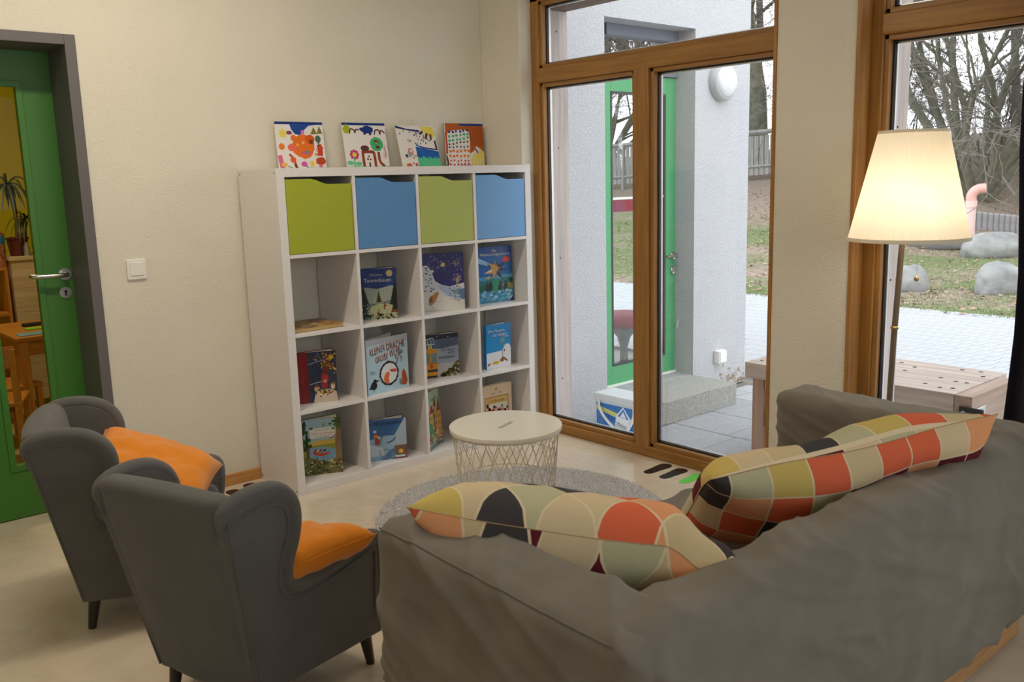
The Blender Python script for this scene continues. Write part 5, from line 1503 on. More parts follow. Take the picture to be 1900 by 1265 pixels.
def armchair(label, loc, rz, scale=1.0):
    t = thing('wing_armchair', label, 'armchair', loc, rz, 'small grey wing armchairs')
    t.scale = (scale, scale, scale)
    cs = catmull([(a, b, 0) for a, b in SIDE], 5)
    for sg in (-1, 1):
        bm = B()
        lo, hi, fs = add_prism(bm, [(q.x, q.y) for q in cs], 'y', -0.022, 0.022)
        bmesh.ops.recalc_face_normals(bm, faces=bm.faces[:])
        es = [e for e in bm.edges if abs(e.verts[0].co.y - e.verts[1].co.y) < 1e-6]
        bmesh.ops.bevel(bm, geom=es, offset=0.010, segments=3, affect='EDGES', profile=0.6)
        for v in bm.verts:
            h = hw(v.co.x, v.co.z)
            v.co.y = sg * (h - 0.022) + v.co.y
        obj('side_panel', bm, GREYC, t, smooth=45)
        # padded roll along wing and arm edge, with its seam
        bm = B(); ps = []; p2 = []
        for q in cs[14:-2]:
            ps.append(Vector((q.x, sg * (hw(q.x, q.y) - 0.018), q.y)))
        rads = []
        for k in range(len(ps)):
            e = min(k, len(ps) - 1 - k) / 5.0
            rads.append(0.026 * (0.25 + 0.75 * sm(0, 1.6, e)))
        add_tube(bm, ps, rads, 14)
        obj('rolled_edge', bm, GREYC, t, smooth=180)
        bm = B()
        cx, cz = -0.12, 0.36
        pp = []
        for k, q in enumerate(ps):
            a = ps[max(0, k - 2)]; b = ps[min(len(ps) - 1, k + 2)]
            tg = (b - a).normalized(); nn = Vector((tg.z, 0, -tg.x))
            r = q + nn * 0.034
            if (r - Vector((cx, 0, cz))).length > (q - nn * 0.034 - Vector((cx, 0, cz))).length and k < 30:
                pass
            pp.append(Vector((r.x, sg * (hw(r.x, r.z) + 0.001), r.z)))
        pp = pp[9:]; add_tube(bm, pp, [0.0035 * min(1, (min(k, len(pp) - 1 - k) + 0.02) / 6) for k in range(len(pp))], 6)
        obj('piping', bm, GREYC, t, smooth=180)
        bm = B()
        add_tube(bm, [Vector((xback(z) + 0.004, sg * (hw(xback(z), z) + 0.001), z)) for z in [0.11 + 0.06 * k for k in range(10)]], 0.0042, 6)
        obj('piping', bm, GREYC, t, smooth=180)
    # back: tapered, leaning, slightly bowed
    def bw(p, nr):
        z = p.z
        f = (hw(xback(z), z) - 0.012) / 0.24
        y = p.y * f
        x = p.x + xback(z) + 0.04 - 0.020 * (1 - (p.y / 0.24) ** 2) * (1 if p.x < 0.0 else 0.2)
        zz = z - 0.004 + 0.010 * (1 - (p.y / 0.24) ** 2) * sm(0.5, 0.7, z)
        return Vector((x + 0.002 * nz(x, y, z, 6), y, zz))
    softbox('backrest', (0.082, 0.48, 0.60), 0.034, (8, 30, 36), GREYC, t, bw, (0, 0, 0.405))
    softbox('seat_cushion', (0.44, 0.40, 0.11), 0.035, (24, 22, 8), GREYC, t, lambda p, nr: Vector((p.x, p.y, p.z + 0.012 * math.cos(p.x * 6) * math.cos(p.y * 7))), (0.06, 0, 0.285))
    softbox('front_apron', (0.05, 0.46, 0.15), 0.014, (4, 20, 8), GREYC, t, None, (0.252, 0, 0.178))
    boxobj('base', -0.15, 0.24, -0.19, 0.19, 0.10, 0.22, GREYC, t, 0.01)
    for (lx, ly, ox, oy) in ((0.235, 0.215, 0.014, 0.008), (0.235, -0.215, 0.014, -0.008), (-0.150, 0.165, -0.02, 0.004), (-0.150, -0.165, -0.02, -0.004)):
        bm = B(); add_tube(bm, [(lx, ly, 0.115), (lx + ox, ly + oy, 0.0)], [0.021, 0.013], 14); obj('leg', bm, FOOT, t, smooth=50)
    return t
armchair('grey wing armchair nearest the camera, its back turned to us', (-0.847, -1.736, 0), 0.337, 0.956)
armchair('grey wing armchair nearest the green door, beyond the other one', (-0.881, -0.945, 0), -0.36, 0.963)
ORG = cloth_mat('orange_velvet', S(222, 132, 18), 700, 0.3, 0.06)
c1 = cushion('orange_cushion', 'orange cushion in the armchair nearest the camera', 'orange cushions in the armchairs', (-0.775, -1.825, 0.392), (0.98, 0.10, 0.06), (-0.2, 0.95, -0.27), 0.38, 0.33, 0.115, ORG, 1.7, n=30, pinch=0.08)
c2 = cushion('orange_cushion', 'orange cushion in the armchair by the green door', 'orange cushions in the armchairs', (-0.835, -0.985, 0.462), (0.32, -0.19, -0.16), (-0.30, -0.80, -0.22), 0.42, 0.38, 0.14, ORG, 4.4, n=30, pinch=0.08)

# ================================================================== OUTSIDE: entrance wing with the green door
ZG = -0.15
def stucco():
    m = bpy.data.materials.new('white_stucco'); m.use_nodes = True
    n, l = nodes_of(m)
    b = n['Principled BSDF']; b.inputs['Roughness'].default_value = 0.9; b.inputs['Specular IOR Level'].default_value = 0.2
    tc = n.new('ShaderNodeTexCoord')
    sp = n.new('ShaderNodeSeparateXYZ'); l.new(tc.outputs['Object'], sp.inputs[0])
    # splash dirt close to the ground near the outer corner
    tn = n.new('ShaderNodeTexNoise'); tn.inputs['Scale'].default_value = 26; tn.inputs['Detail'].default_value = 8; l.new(tc.outputs['Object'], tn.inputs['Vector'])
    mr = n.new('ShaderNodeMapRange'); mr.inputs['From Min'].default_value = 0.12; mr.inputs['From Max'].default_value = -0.12; l.new(sp.outputs[2], mr.inputs[0])
    mrx = n.new('ShaderNodeMapRange'); mrx.inputs['From Min'].default_value = 3.35; mrx.inputs['From Max'].default_value = 3.6; l.new(sp.outputs[0], mrx.inputs[0])
    mu0 = n.new('ShaderNodeMath'); mu0.operation = 'MULTIPLY'; l.new(mr.outputs[0], mu0.inputs[0]); l.new(mrx.outputs[0], mu0.inputs[1])
    ad = n.new('ShaderNodeMath'); ad.operation = 'MULTIPLY_ADD'; ad.inputs[1].default_value = 0.30; l.new(mu0.outputs[0], ad.inputs[0]); l.new(tn.outputs['Fac'], ad.inputs[2])
    r = n.new('ShaderNodeValToRGB'); r.color_ramp.elements[0].position = 0.70; r.color_ramp.elements[0].color = S(200, 200, 203); r.color_ramp.elements[1].position = 0.86; r.color_ramp.elements[1].color = S(150, 130, 108)
    l.new(ad.outputs[0], r.inputs[0]); l.new(r.outputs[0], b.inputs['Base Color'])
    t2 = n.new('ShaderNodeTexNoise'); t2.inputs['Scale'].default_value = 130; t2.inputs['Detail'].default_value = 2; l.new(tc.outputs['Object'], t2.inputs['Vector'])
    bp = n.new('ShaderNodeBump'); bp.inputs['Distance'].default_value = 0.009; l.new(t2.outputs['Fac'], bp.inputs['Height']); l.new(bp.outputs[0], b.inputs['Normal'])
    return m
STUC = stucco()
WY0, WY1 = -0.11, 0.25
OX0, OX1, OZ1 = 2.354, 3.238, 2.345
bm = B()
bxr(bm, 1.72, OX0, WY0, WY1, ZG, 3.3)
bxr(bm, OX1, 3.862, WY0, WY1, ZG, 3.3)
bxr(bm, OX0, OX1, WY0, WY1, OZ1, 3.3)
tag(obj('wall_entrance', bm, STUC), 'white stucco entrance wall with the recessed green door', kind='structure')
bm = B()
bxr(bm, 3.62, 3.862, WY1, 3.2, ZG, 0.02); bxr(bm, 3.62, 3.862, WY1, 3.2, 2.6, 3.3); bxr(bm, 3.62, 3.862, WY1, 0.36, 0.02, 2.6); bxr(bm, 3.62, 3.862, 2.6, 3.2, 0.02, 2.6)
bxr(bm, 1.72, 3.862, 3.2, 3.4, ZG, 3.3)
tag(obj('wall_wing', bm, STUC), 'far stucco walls of the entrance wing', kind='structure')
tag(boxobj('ceiling_wing', 1.72, 3.862, WY0, 3.4, 3.3, 3.45, WHITE_WALL), 'roof slab of the entrance wing', kind='structure')
tag(boxobj('floor_wing', 1.72, 3.62, 0.05, 3.2, ZG, -0.002, mat('grey_lino_wing', S(150, 148, 144), 0.3)), 'grey floor behind the green door', kind='structure')

EGREEN = mat('leaf_green_door_paint', S(92, 170, 116), 0.4, var=0.02, vscale=4)
GFRAME = mat('slate_grey_frame_paint', S(122, 126, 138), 0.5)
DY = 0.055
d2 = thing('door_2', 'leaf green glazed outside door with a grey frame and lever handle', None, kind='structure')
FX0, FX1 = OX0, 3.296 - 0.03
bm = B()
bxr(bm, OX1 - 0.0, OX1 + 0.001, WY0 + 0.001, DY, 0, OZ1)
bm.free()
bm = B()
bxr(bm, 2.44, 2.506, DY - 0.02, DY + 0.07, 0, 2.34, 0.003); bxr(bm, 3.262, 3.30, DY - 0.02, DY + 0.07, 0, 2.34, 0.003)
bxr(bm, 2.532, 3.262, DY - 0.02, DY + 0.07, 2.275, 2.345, 0.003); bxr(bm, 2.532, 3.262, DY - 0.02, DY + 0.07, 2.045, 2.115, 0.003)
obj('door_frame', bm, GFRAME, d2)
DL, DR, DT = 2.506, 3.258, 2.043
gl_, gr_, gb_, gt_ = 2.585, 3.128, 0.142, 1.93
boxobj('stile', DL, gl_, DY, DY + 0.05, 0.004, DT, EGREEN, d2, 0.003)
boxobj('stile', gr_, DR, DY, DY + 0.05, 0.004, DT, EGREEN, d2, 0.003)
boxobj('rail', gl_, gr_, DY, DY + 0.05, 0.004, gb_, EGREEN, d2, 0.003)
boxobj('rail', gl_, gr_, DY, DY + 0.05, gt_, DT, EGREEN, d2, 0.003)
RGLASS = glass_mat('reflective_door_glass', 2.0, 0.06, (0.92, 0.96, 0.95, 1))
bm = B(); bm.faces.new([bm.verts.new(p) for p in ((gl_, DY + 0.025, gb_), (gr_, DY + 0.025, gb_), (gr_, DY + 0.025, gt_), (gl_, DY + 0.025, gt_))]); obj('glass_pane', bm, RGLASS, d2)
bm = B(); bm.faces.new([bm.verts.new(p) for p in ((2.532, DY + 0.03, 2.115), (3.262, DY + 0.03, 2.115), (3.262, DY + 0.03, 2.275), (2.532, DY + 0.03, 2.275))]); obj('glass_pane', bm, RGLASS, d2)
bm = B()
for (a, b, c, d) in ((gl_ - 0.004, gl_ + 0.012, gb_, gt_), (gr_ - 0.012, gr_ + 0.004, gb_, gt_), (gl_, gr_, gb_ - 0.004, gb_ + 0.012), (gl_, gr_, gt_ - 0.012, gt_ + 0.004)):
    bxr(bm, a, b, DY - 0.004, DY + 0.012, c, d, 0.002)
obj('glazing_bead', bm, mat('dark_glazing_bead', S(70, 72, 74), 0.5), d2)
boxobj('sticker_strip', gl_, gr_, DY + 0.008, DY + 0.014, 1.165, 1.243, mat('purple_red_film', S(112, 66, 92), 0.5, var=0.8, vscale=9, alpha_col=S(150, 40, 44)), d2)
boxobj('push_bar', gl_, gr_, DY + 0.004, DY + 0.02, 1.245, 1.26, WHITEPL, d2)
bm = B(); hx, hz = 3.205, 0.838
add_tube(bm, [(hx, DY, hz), (hx, DY - 0.045, hz), (hx - 0.02, DY - 0.055, hz), (hx - 0.12, DY - 0.055, hz + 0.002)], 0.0105, 10)
add_box(bm, (hx, DY - 0.004, hz), (0.05, 0.008, 0.05), 0.012)
obj('door_handle', bm, STEEL, d2, smooth=50)
bm = B(); add_box(bm, (3.203, DY - 0.004, 0.737), (0.036, 0.01, 0.052), 0.014); obj('lock_plate', bm, STEEL, d2, smooth=50)
boxobj('sill_strip', DL, DR, DY - 0.012, DY, 0.0, 0.014, WHITEPL, d2)
# little white tape hanging from the door edge
bm = B(); add_tube(bm, catmull([(3.262, DY - 0.03, 0.55), (3.25, DY - 0.03, 0.50), (3.262, DY - 0.03, 0.46), (3.235, DY - 0.03, 0.36), (3.225, DY - 0.03, 0.32)], 5), 0.005, 5, flat=(1, 0.4))
tag(obj('white_ribbon', bm, WHITEPL, smooth=60), 'white ribbon dangling beside the green outside door', 'ribbon')

# threshold pavers inside the recess and the concrete step slab
CONC = mat('grey_concrete', S(172, 172, 172), 0.9, var=0.10, vscale=14, bump=0.002, bscale=150)
CONC2 = mat('exposed_aggregate_concrete', S(164, 162, 156), 0.95, var=0.25, vscale=60, bump=0.003, bscale=120)
st = thing('door_step', 'grey concrete step slab with pavers before the green outside door', 'step', (0, 0, 0))
bm = B(); bxr(bm, 2.36, 3.238, -0.480, WY0, ZG, 0.0, 0.006); obj('slab', bm, CONC2, st)
boxobj('bedding', OX0, 3.262, WY0, DY, ZG, -0.012, mat('dark_sand_joint', S(96, 92, 88), 0.95), st)
for i in range(5):
    for j in range(2):
        x0 = OX0 + 0.004 + i * 0.182; y0 = WY0 + 0.004 + j * 0.083
        boxobj('paver', x0 + (0.0 if j == 0 else 0.0), min(x0 + 0.176, 3.258), y0, y0 + 0.076, -0.02, -0.001, CONC, st, 0.003)

# round wall lamp
t = thing('wall_lamp', 'round white bulkhead lamp on the stucco wall beside the green door', 'lamp', (3.512, WY0, 2.017))
def lathe_y(prof, m, nm, par, sides=40, sm_=50):
    bm = B(); add_lathe(bm, prof, sides)
    bmesh.ops.rotate(bm, verts=bm.verts, cent=(0, 0, 0), matrix=Matrix.Rotation(PI / 2, 3, 'X'))
    return obj(nm, bm, m, par, smooth=sm_)
lathe_y([(0, 0), (0.125, 0), (0.130, 0.01), (0.128, 0.045), (0.118, 0.058), (0.0, 0.058)], mat('grey_white_plastic', S(182, 182, 182), 0.5), 'base', t)
lathe_y([(0.106, 0.056), (0.103, 0.068), (0.085, 0.082), (0.045, 0.092), (0, 0.095)], mat('opal_glass', S(226, 228, 230), 0.3), 'dome', t, sm_=180)
# outdoor socket
t = thing('outdoor_socket', 'white outdoor socket low on the stucco wall', 'socket', (3.520, WY0, 0.092))
bm = B(); bxr(bm, -0.045, 0.045, -0.05, 0.0, -0.048, 0.048, 0.008); obj('housing', bm, WHITEPL, t)
bm = B(); bxr(bm, -0.038, 0.038, -0.058, -0.048, -0.040, 0.042, 0.005); obj('flap', bm, WHITEPL, t)
# stool behind the door glass
t = thing('pedestal_stool', 'red padded pedestal stool standing behind the green door glass', 'stool', (3.07, 0.39, 0.0))
bm = B(); add_lathe(bm, [(0, 0), (0.19, 0), (0.19, 0.008), (0.06, 0.025), (0.03, 0.06), (0.028, 0.16), (0.05, 0.24), (0.12, 0.32), (0, 0.32)], 36); obj('pedestal', bm, mat('grey_steel_lacquer', S(176, 176, 180), 0.3, metal=0.3), t, smooth=50)
bm = B(); add_lathe(bm, [(0, 0.31), (0.16, 0.32), (0.21, 0.345), (0.215, 0.38), (0.19, 0.41), (0.1, 0.425), (0, 0.428)], 40); obj('seat', bm, mat('red_upholstery', S(176, 50, 64), 0.6), t, smooth=180)

# detergent carton beside the post
t = thing('carton_tub', 'blue and white carton with a yellow band and strap handle outside the patio window', 'carton', (1.985, -0.735, ZG))
bm = B()
Wd, Dp, Hh = 0.315, 0.16, 0.29
poly = [(-0.012, 0), (Wd + 0.012, 0), (Wd, Hh), (0.0, Hh)]
lo, hi, fs = add_prism(bm, [(a, b) for a, b in poly], 'y', 0.0, Dp)
bmesh.ops.recalc_face_normals(bm, faces=bm.faces[:])
bmesh.ops.bevel(bm, geom=[e for e in bm.edges], offset=0.012, segments=3, affect='EDGES')
# local x runs towards +y of the world after rotation
o = obj('body', bm, mat('white_carton', S(206, 214, 222), 0.5), t, smooth=40)
A = Art(); asp = Wd / Hh; rnd = random.Random(31)
A.rect(0.03, 0.02, 0.97, 0.86, S(20, 110, 190)); A.poly([(0.03, 0.70), (0.97, 0.52), (0.97, 0.62), (0.03, 0.80)], S(206, 206, 110)); A.poly([(0.03, 0.86), (0.97, 0.86), (0.97, 0.72), (0.3, 0.84)], S(24, 116, 196))
A.poly([(0.55, 0.66), (0.72, 0.86), (0.90, 0.62), (0.84, 0.42), (0.68, 0.10), (0.50, 0.42)], S(222, 230, 238)); A.poly([(0.58, 0.64), (0.72, 0.82), (0.86, 0.60)], S(30, 116, 194)); A.poly([(0.64, 0.64), (0.72, 0.76), (0.8, 0.62)], S(222, 230, 238))
A.poly([(0.03, 0.02), (0.97, 0.02), (0.97, 0.14), (0.86, 0.26), (0.74, 0.16), (0.6, 0.30), (0.46, 0.2), (0.32, 0.33), (0.18, 0.22), (0.03, 0.28)], S(150, 176, 196)); A.poly([(0.03, 0.02), (0.97, 0.02), (0.97, 0.09), (0.5, 0.12), (0.03, 0.18)], S(60, 126, 96))
A.text('Marken', 0.585, 0.44, 0.80, 0.52, S(34, 60, 110), slope=-0.04); A.ell(0.86, 0.16, 0.07, 0.13, S(230, 224, 110)); A.ell(0.86, 0.16, 0.045, 0.09, S(236, 232, 150)); A.ell(0.42, 0.4, 0.07, 0.07, S(90, 150, 206))
for k in range(6):
    A.scrawl(0.07, 0.60 - 0.045 * k, 0.2, 0.62 - 0.045 * k, S(190, 214, 236), k)
A.scrawl(0.07, 0.66, 0.2, 0.69, S(230, 236, 240), 9)
pr = A.build('label_print', Wd - 0.01, Hh - 0.02, t, PRINT, y=-0.0008); pr.location = (0.005, 0, 0.008)
boxobj('lid', -0.006, Wd + 0.006, -0.008, Dp + 0.008, Hh - 0.035, Hh + 0.006, mat('frosted_lid', S(214, 220, 222), 0.4), t, 0.008)
bm = B(); add_tube(bm, catmull([(0.03, -0.006, Hh - 0.02), (0.07, -0.02, Hh - 0.10), (0.18, -0.03, Hh - 0.175), (0.26, -0.02, Hh - 0.185), (0.305, -0.006, Hh - 0.10), (0.308, -0.006, Hh - 0.02)], 8), 0.009, 8, flat=(1, 0.5)); obj('strap_handle', bm, mat('frosted_strap', S(222, 224, 224), 0.4), t, smooth=60)
t.rotation_euler = (0, 0, -PI / 2)
t.location = (1.95, -0.385, ZG)

# timber posts and beam of the canopy
GREYW = wood('weathered_grey_timber', S(196, 184, 178), S(172, 160, 154), 0.8, 'z', 0.6)
GREYWY = wood('weathered_grey_timber_level', S(130, 112, 100), S(104, 88, 80), 0.8, 'y', 0.6)
for i, (ya, yb, lb) in enumerate(((-0.314, -0.176, 'grey weathered timber post outside the patio window'), (-2.250, -2.110, 'grey weathered timber post outside the window behind the lamp'))):
    t = thing('timber_post', lb, 'post', (0, 0, 0), 0, 'canopy posts')
    boxobj('post', 1.715, 1.84, ya, yb, ZG, 2.29, GREYW, t, 0.004)
    boxobj('cover_strip', 1.702, 1.715, ya + 0.004, ya + 0.04, ZG, 2.29, GREYW, t, 0.002)
    for zz in (0.25, 0.95, 1.56, 2.18):
        for k, (yy, mm) in enumerate(((1.80, WHITEPL), (1.755, BLACKPL))):
            bm = B(); bmesh.ops.create_icosphere(bm, subdivisions=1, radius=0.0045); obj('screw_head', bm, mm, t, smooth=180, loc=(yy, ya - 0.001, zz))
bm = B(); bxr(bm, 1.70, 1.86, -4.0, -0.20, 2.37, 2.62, 0.004)
bm.free()
tag(boxobj('canopy_beam', 1.702, 1.84, -6.4, -0.115, 2.291, 2.56, GREYWY, None, 0.005), 'brown timber canopy beam above the patio window', 'beam')

# ------------------------------------------------------------------ wooden bench table outside
BENCHW = wood('oiled_bench_wood', S(184, 170, 160), S(160, 142, 130), 0.7, 'y', 0.5)
BENCHX = wood('oiled_bench_end_wood', S(166, 144, 130), S(144, 120, 104), 0.7, 'x', 0.5)
t = thing('wooden_bench', 'low wooden workbench on the terrace behind the pillar', 'bench', (0, 0, 0))
BX0, BX1, BY0, BY1, BZ = 2.225, 2.815, -2.335, -1.235, 0.40
for k in range(3):
    w_ = (BX1 - BX0) / 3
    boxobj('top_plank', BX0 + k * w_ + 0.001, BX0 + (k + 1) * w_ - 0.001, BY0, BY1, BZ - 0.085, BZ, BENCHW, t, 0.003)
boxobj('end_board', BX0, BX1 - 0.10, BY0 - 0.080, BY0 - 0.003, BZ - 0.20, BZ - 0.002, BENCHX, t, 0.003)
for (x0, y0) in ((BX0 + 0.005, BY1 - 0.115), (BX1 - 0.075, BY1 - 0.115), (BX0 + 0.005, BY0 + 0.0), (BX1 - 0.075, BY0 + 0.0)):
    boxobj('leg', x0, x0 + 0.07, y0, y0 + 0.068, ZG, BZ - 0.085, wood('bench_leg_wood', S(164, 132, 112), S(138, 108, 88), 0.7, 'z', 0.5), t, 0.004)
boxobj('stretcher', BX0 + 0.02, BX0 + 0.06, BY0 + 0.07, BY1 - 0.12, 0.06, 0.15, BENCHW, t, 0.003)
boxobj('stretcher', BX1 - 0.06, BX1 - 0.02, BY0 + 0.07, BY1 - 0.12, 0.06, 0.15, BENCHW, t, 0.003)
boxobj('apron', BX0 + 0.01, BX0 + 0.05, BY0 + 0.07, BY1 - 0.12, BZ - 0.13, BZ - 0.085, BENCHW, t, 0.003)
IRON = mat('black_iron', (0.03, 0.032, 0.036, 1), 0.45, metal=0.6)
for (yy, sgn) in ((BY1 - 0.14, -1), (BY0 - 0.03, -1)):
    bm = B()
    poly = [(0, 0), (-0.10, 0), (-0.105, -0.03), (-0.09, -0.075), (-0.06, -0.08), (-0.045, -0.055), (0, -0.05)]
    add_prism(bm, [(yy + a, BZ - 0.05 + b) for a, b in poly], 'x', BX0 - 0.012, BX0 + 0.002)
    h_ = obj('latch', bm, IRON, t)
    bm = B(); add_lathe(bm, [(0, 0), (0.010, 0), (0.010, 0.006), (0, 0.006)], 10); bmesh.ops.rotate(bm, verts=bm.verts, cent=(0, 0, 0), matrix=Matrix.Rotation(-PI / 2, 3, 'Y')); obj('bolt', bm, STEEL, h_, loc=(BX0 - 0.012, yy - 0.02, BZ - 0.075))
boxobj('hasp', BX0 + 0.06, BX0 + 0.09, BY0 - 0.135, BY0 - 0.08, BZ - 0.13, BZ - 0.09, IRON, t, 0.003)
boxobj('hasp', BX0 + 0.02, BX0 + 0.13, BY0 - 0.088, BY0 - 0.080, BZ - 0.16, BZ - 0.06, STEEL, t, 0.003)
rnd = random.Random(41)
plug = None
for i in range(3):
    for yy in (BY1 - 0.05, BY1 - 0.10, -1.55, -1.85, -1.95, -2.15, BY0 + 0.05, BY0 + 0.1):
        xx = BX0 + (i + 0.5) * (BX1 - BX0) / 3 + rnd.uniform(-0.06, 0.06)
        if plug is None:
            bm = B(); add_lathe(bm, [(0, 0), (0.011, 0), (0.010, 0.0012), (0, 0.0012)], 10); plug = obj('screw_hole', bm, mat('dark_screw_hole', S(50, 42, 38), 0.9), t, loc=(xx, yy, BZ))
        else:
            copy_obj(plug, t, (xx, yy, BZ))

# ================================================================== terrace
JOINT = mat('sandy_joint', S(120, 116, 110), 0.95, var=0.2, vscale=40)
gr = boxobj('ground_terrace', 1.70, 8.0, -9.0, 9.0, ZG - 0.3, ZG - 0.010, JOINT)
tag(gr, 'sandy bed under the terrace paving', kind='structure')
ter = thing('terrace_paving', 'large grey terrace slabs and pale grey pavers outside the windows', None, kind='structure')
SLAB = mat('grey_terrace_slab', S(160, 161, 164), 0.85, var=0.12, vscale=22, bump=0.001, bscale=260)
bm = B(); bxr(bm, -0.197, 0.197, -0.197, 0.197, -0.03, 0.0, 0.004, 1)
smesh = None
for i in range(4):
    for j in range(11):
        x = 1.77 + 0.2 + 0.4 * i - 0.0; y = -0.684 - 0.4 * j + (0.2 if i % 2 == 0 else 0.135) + 0.2
        if y > -0.30 and x < 3.24 and x > 1.95:
            pass
        if smesh is None:
            smesh = obj('slab', bm, SLAB, ter, loc=(x, y, ZG)); 
        else:
            copy_obj(smesh, ter, (x, y, ZG + random.Random(i * 31 + j).uniform(-0.0015, 0.0015)))
PAV = mat('pale_grey_paver', S(176, 177, 180), 0.85, var=0.10, vscale=9, bump=0.001, bscale=200)
def camproj(p):
    d = Vector(p) - CAM_POS
    z = d.dot(_F)
    return 950 + FPX * d.dot(_R) / z, 632.5 - FPX * d.dot(_U) / z, z
cells = []
for i in range(24):
    for j in range(170):
        x = 3.375 + 0.1 + 0.2 * i; y = -8.6 + 0.1 * j + (0.05 if i % 2 else 0)
        if x < 3.97 and y > -0.2: continue
        u, v, z = camproj((x, y, ZG))
        vis = (1640 < u < 1890 and v < 780) or (1372 < u < 1440 and v < 760)
        cells.append((0 if vis else 1, (Vector((x, y, ZG)) - CAM_POS).length, x, y))
cells.sort()
pm = None
for (q, dd, x, y) in cells[:300]:
    if pm is None:
        bm = B(); bxr(bm, -0.0972, 0.0972, -0.0472, 0.0472, -0.03, 0.0, 0.003, 1); pm = obj('paver', bm, PAV, ter, loc=(x, y, ZG))
    else:
        copy_obj(pm, ter, (x, y, ZG))
V, F = [], []
for (q, dd, x, y) in cells[300:]:
    k = len(V); a, b = 0.0972, 0.0472
    V += [(x - a, y - b, ZG), (x + a, y - b, ZG), (x + a, y + b, ZG), (x - a, y + b, ZG), (x - a, y - b, ZG - 0.02), (x + a, y - b, ZG - 0.02), (x + a, y + b, ZG - 0.02), (x - a, y + b, ZG - 0.02)]
    F += [(k, k + 1, k + 2, k + 3), (k, k + 4, k + 5, k + 1), (k + 1, k + 5, k + 6, k + 2), (k + 2, k + 6, k + 7, k + 3), (k + 3, k + 7, k + 4, k)]
o = pydata('far_pavers', V, F, PAV, ter); o['kind'] = 'stuff'

# ================================================================== lawn and hill
def ground(x, y):
    z = ZG - 0.005
    z += sm(2.0, 8.5, y) * 0.092 * min(16, max(0, x - 8.0))
    z += 1.9 * sm(19.5, 31, x) * (1 - 0.5 * sm(4, 11, y)) * sm(-12, 0, y)
    z += 0.05 * nz(x * 0.35, y * 0.35, 0.0) * sm(8.0, 9.5, x) + 0.02 * nz(x * 1.7, y * 1.7, 3.0) * sm(8.0, 9.0, x)
    return z
def lawn_mat():
    m = bpy.data.materials.new('winter_lawn'); m.use_nodes = True
    n, l = nodes_of(m); b = n['Principled BSDF']; b.inputs['Roughness'].default_value = 0.95; b.inputs['Specular IOR Level'].default_value = 0.1
    tc = n.new('ShaderNodeTexCoord')
    t1 = n.new('ShaderNodeTexNoise'); t1.inputs['Scale'].default_value = 0.55; t1.inputs['Detail'].default_value = 7; l.new(tc.outputs['Object'], t1.inputs['Vector'])
    t2 = n.new('ShaderNodeTexNoise'); t2.inputs['Scale'].default_value = 14; t2.inputs['Detail'].default_value = 6; l.new(tc.outputs['Object'], t2.inputs['Vector'])
    r1 = n.new('ShaderNodeValToRGB'); r1.color_ramp.elements[0].position = 0.46; r1.color_ramp.elements[0].color = S(116, 126, 90); r1.color_ramp.elements[1].position = 0.60; r1.color_ramp.elements[1].color = S(146, 132, 120)
    sp = n.new('ShaderNodeSeparateXYZ'); l.new(tc.outputs['Object'], sp.inputs[0])
    mr = n.new('ShaderNodeMapRange'); mr.inputs['From Min'].default_value = 13.5; mr.inputs['From Max'].default_value = 17.5; mr.inputs['To Max'].default_value = 0.35; l.new(sp.outputs[0], mr.inputs[0])
    ad = n.new('ShaderNodeMath'); ad.operation = 'ADD'; l.new(t1.outputs['Fac'], ad.inputs[0]); l.new(mr.outputs[0], ad.inputs[1])
    l.new(ad.outputs[0], r1.inputs[0])
    r2 = n.new('ShaderNodeValToRGB'); r2.color_ramp.elements[0].position = 0.3; r2.color_ramp.elements[0].color = (0.62, 0.62, 0.6, 1); r2.color_ramp.elements[1].position = 0.7; r2.color_ramp.elements[1].color = (1.25, 1.22, 1.2, 1); l.new(t2.outputs['Fac'], r2.inputs[0])
    mx = n.new('ShaderNodeMix'); mx.data_type = 'RGBA'; mx.blend_type = 'MULTIPLY'; mx.inputs[0].default_value = 1.0; l.new(r1.outputs[0], mx.inputs[6]); l.new(r2.outputs[0], mx.inputs[7]); l.new(mx.outputs[2], b.inputs['Base Color'])
    return m
xs = [8.0 + 0.25 * k for k in range(60)] + [23 + 1.0 * k for k in range(40)]
ys = [-30 + 1.0 * k for k in range(27)] + [-3 + 0.3 * k for k in range(56)] + [13.8 + 1.2 * k for k in range(24)]
V = [(x, y, ground(x, y)) for x in xs for y in ys]
ny = len(ys)
F = [(i * ny + j, (i + 1) * ny + j, (i + 1) * ny + j + 1, i * ny + j + 1) for i in range(len(xs) - 1) for j in range(ny - 1)]
tag(pydata('ground_lawn', V, F, lawn_mat(), None, smooth=180), 'winter lawn rising to a bare brown bank', kind='structure')
rg = np.random.default_rng(8)
N = 26000
gx = 8.05 + 8.5 * rg.random(N) ** 1.3; gy = -3.0 + 10.5 * rg.random(N)
V, F = [], []
for k in range(N):
    if nz(gx[k] * 0.55, gy[k] * 0.55, 1.0) < -0.12: continue
    z = ground(gx[k], gy[k]); h_ = 0.02 + 0.03 * rg.random(); a = rg.random() * PI; w_ = 0.004 + 0.004 * rg.random()
    k0 = len(V)
    V += [(gx[k] - w_ * math.cos(a), gy[k] - w_ * math.sin(a), z - 0.004), (gx[k] + w_ * math.cos(a), gy[k] + w_ * math.sin(a), z - 0.004), (gx[k] + 0.03 * (rg.random() - .5), gy[k] + 0.03 * (rg.random() - .5), z + h_)]
    F.append((k0, k0 + 1, k0 + 2))
tag(pydata('grass', V, F, mat('grass_blades', S(132, 144, 98), 0.8, var=0.4, vscale=3)), 'short winter grass on the lawn', 'grass', kind='stuff')
N = 5200
V, F = [], []
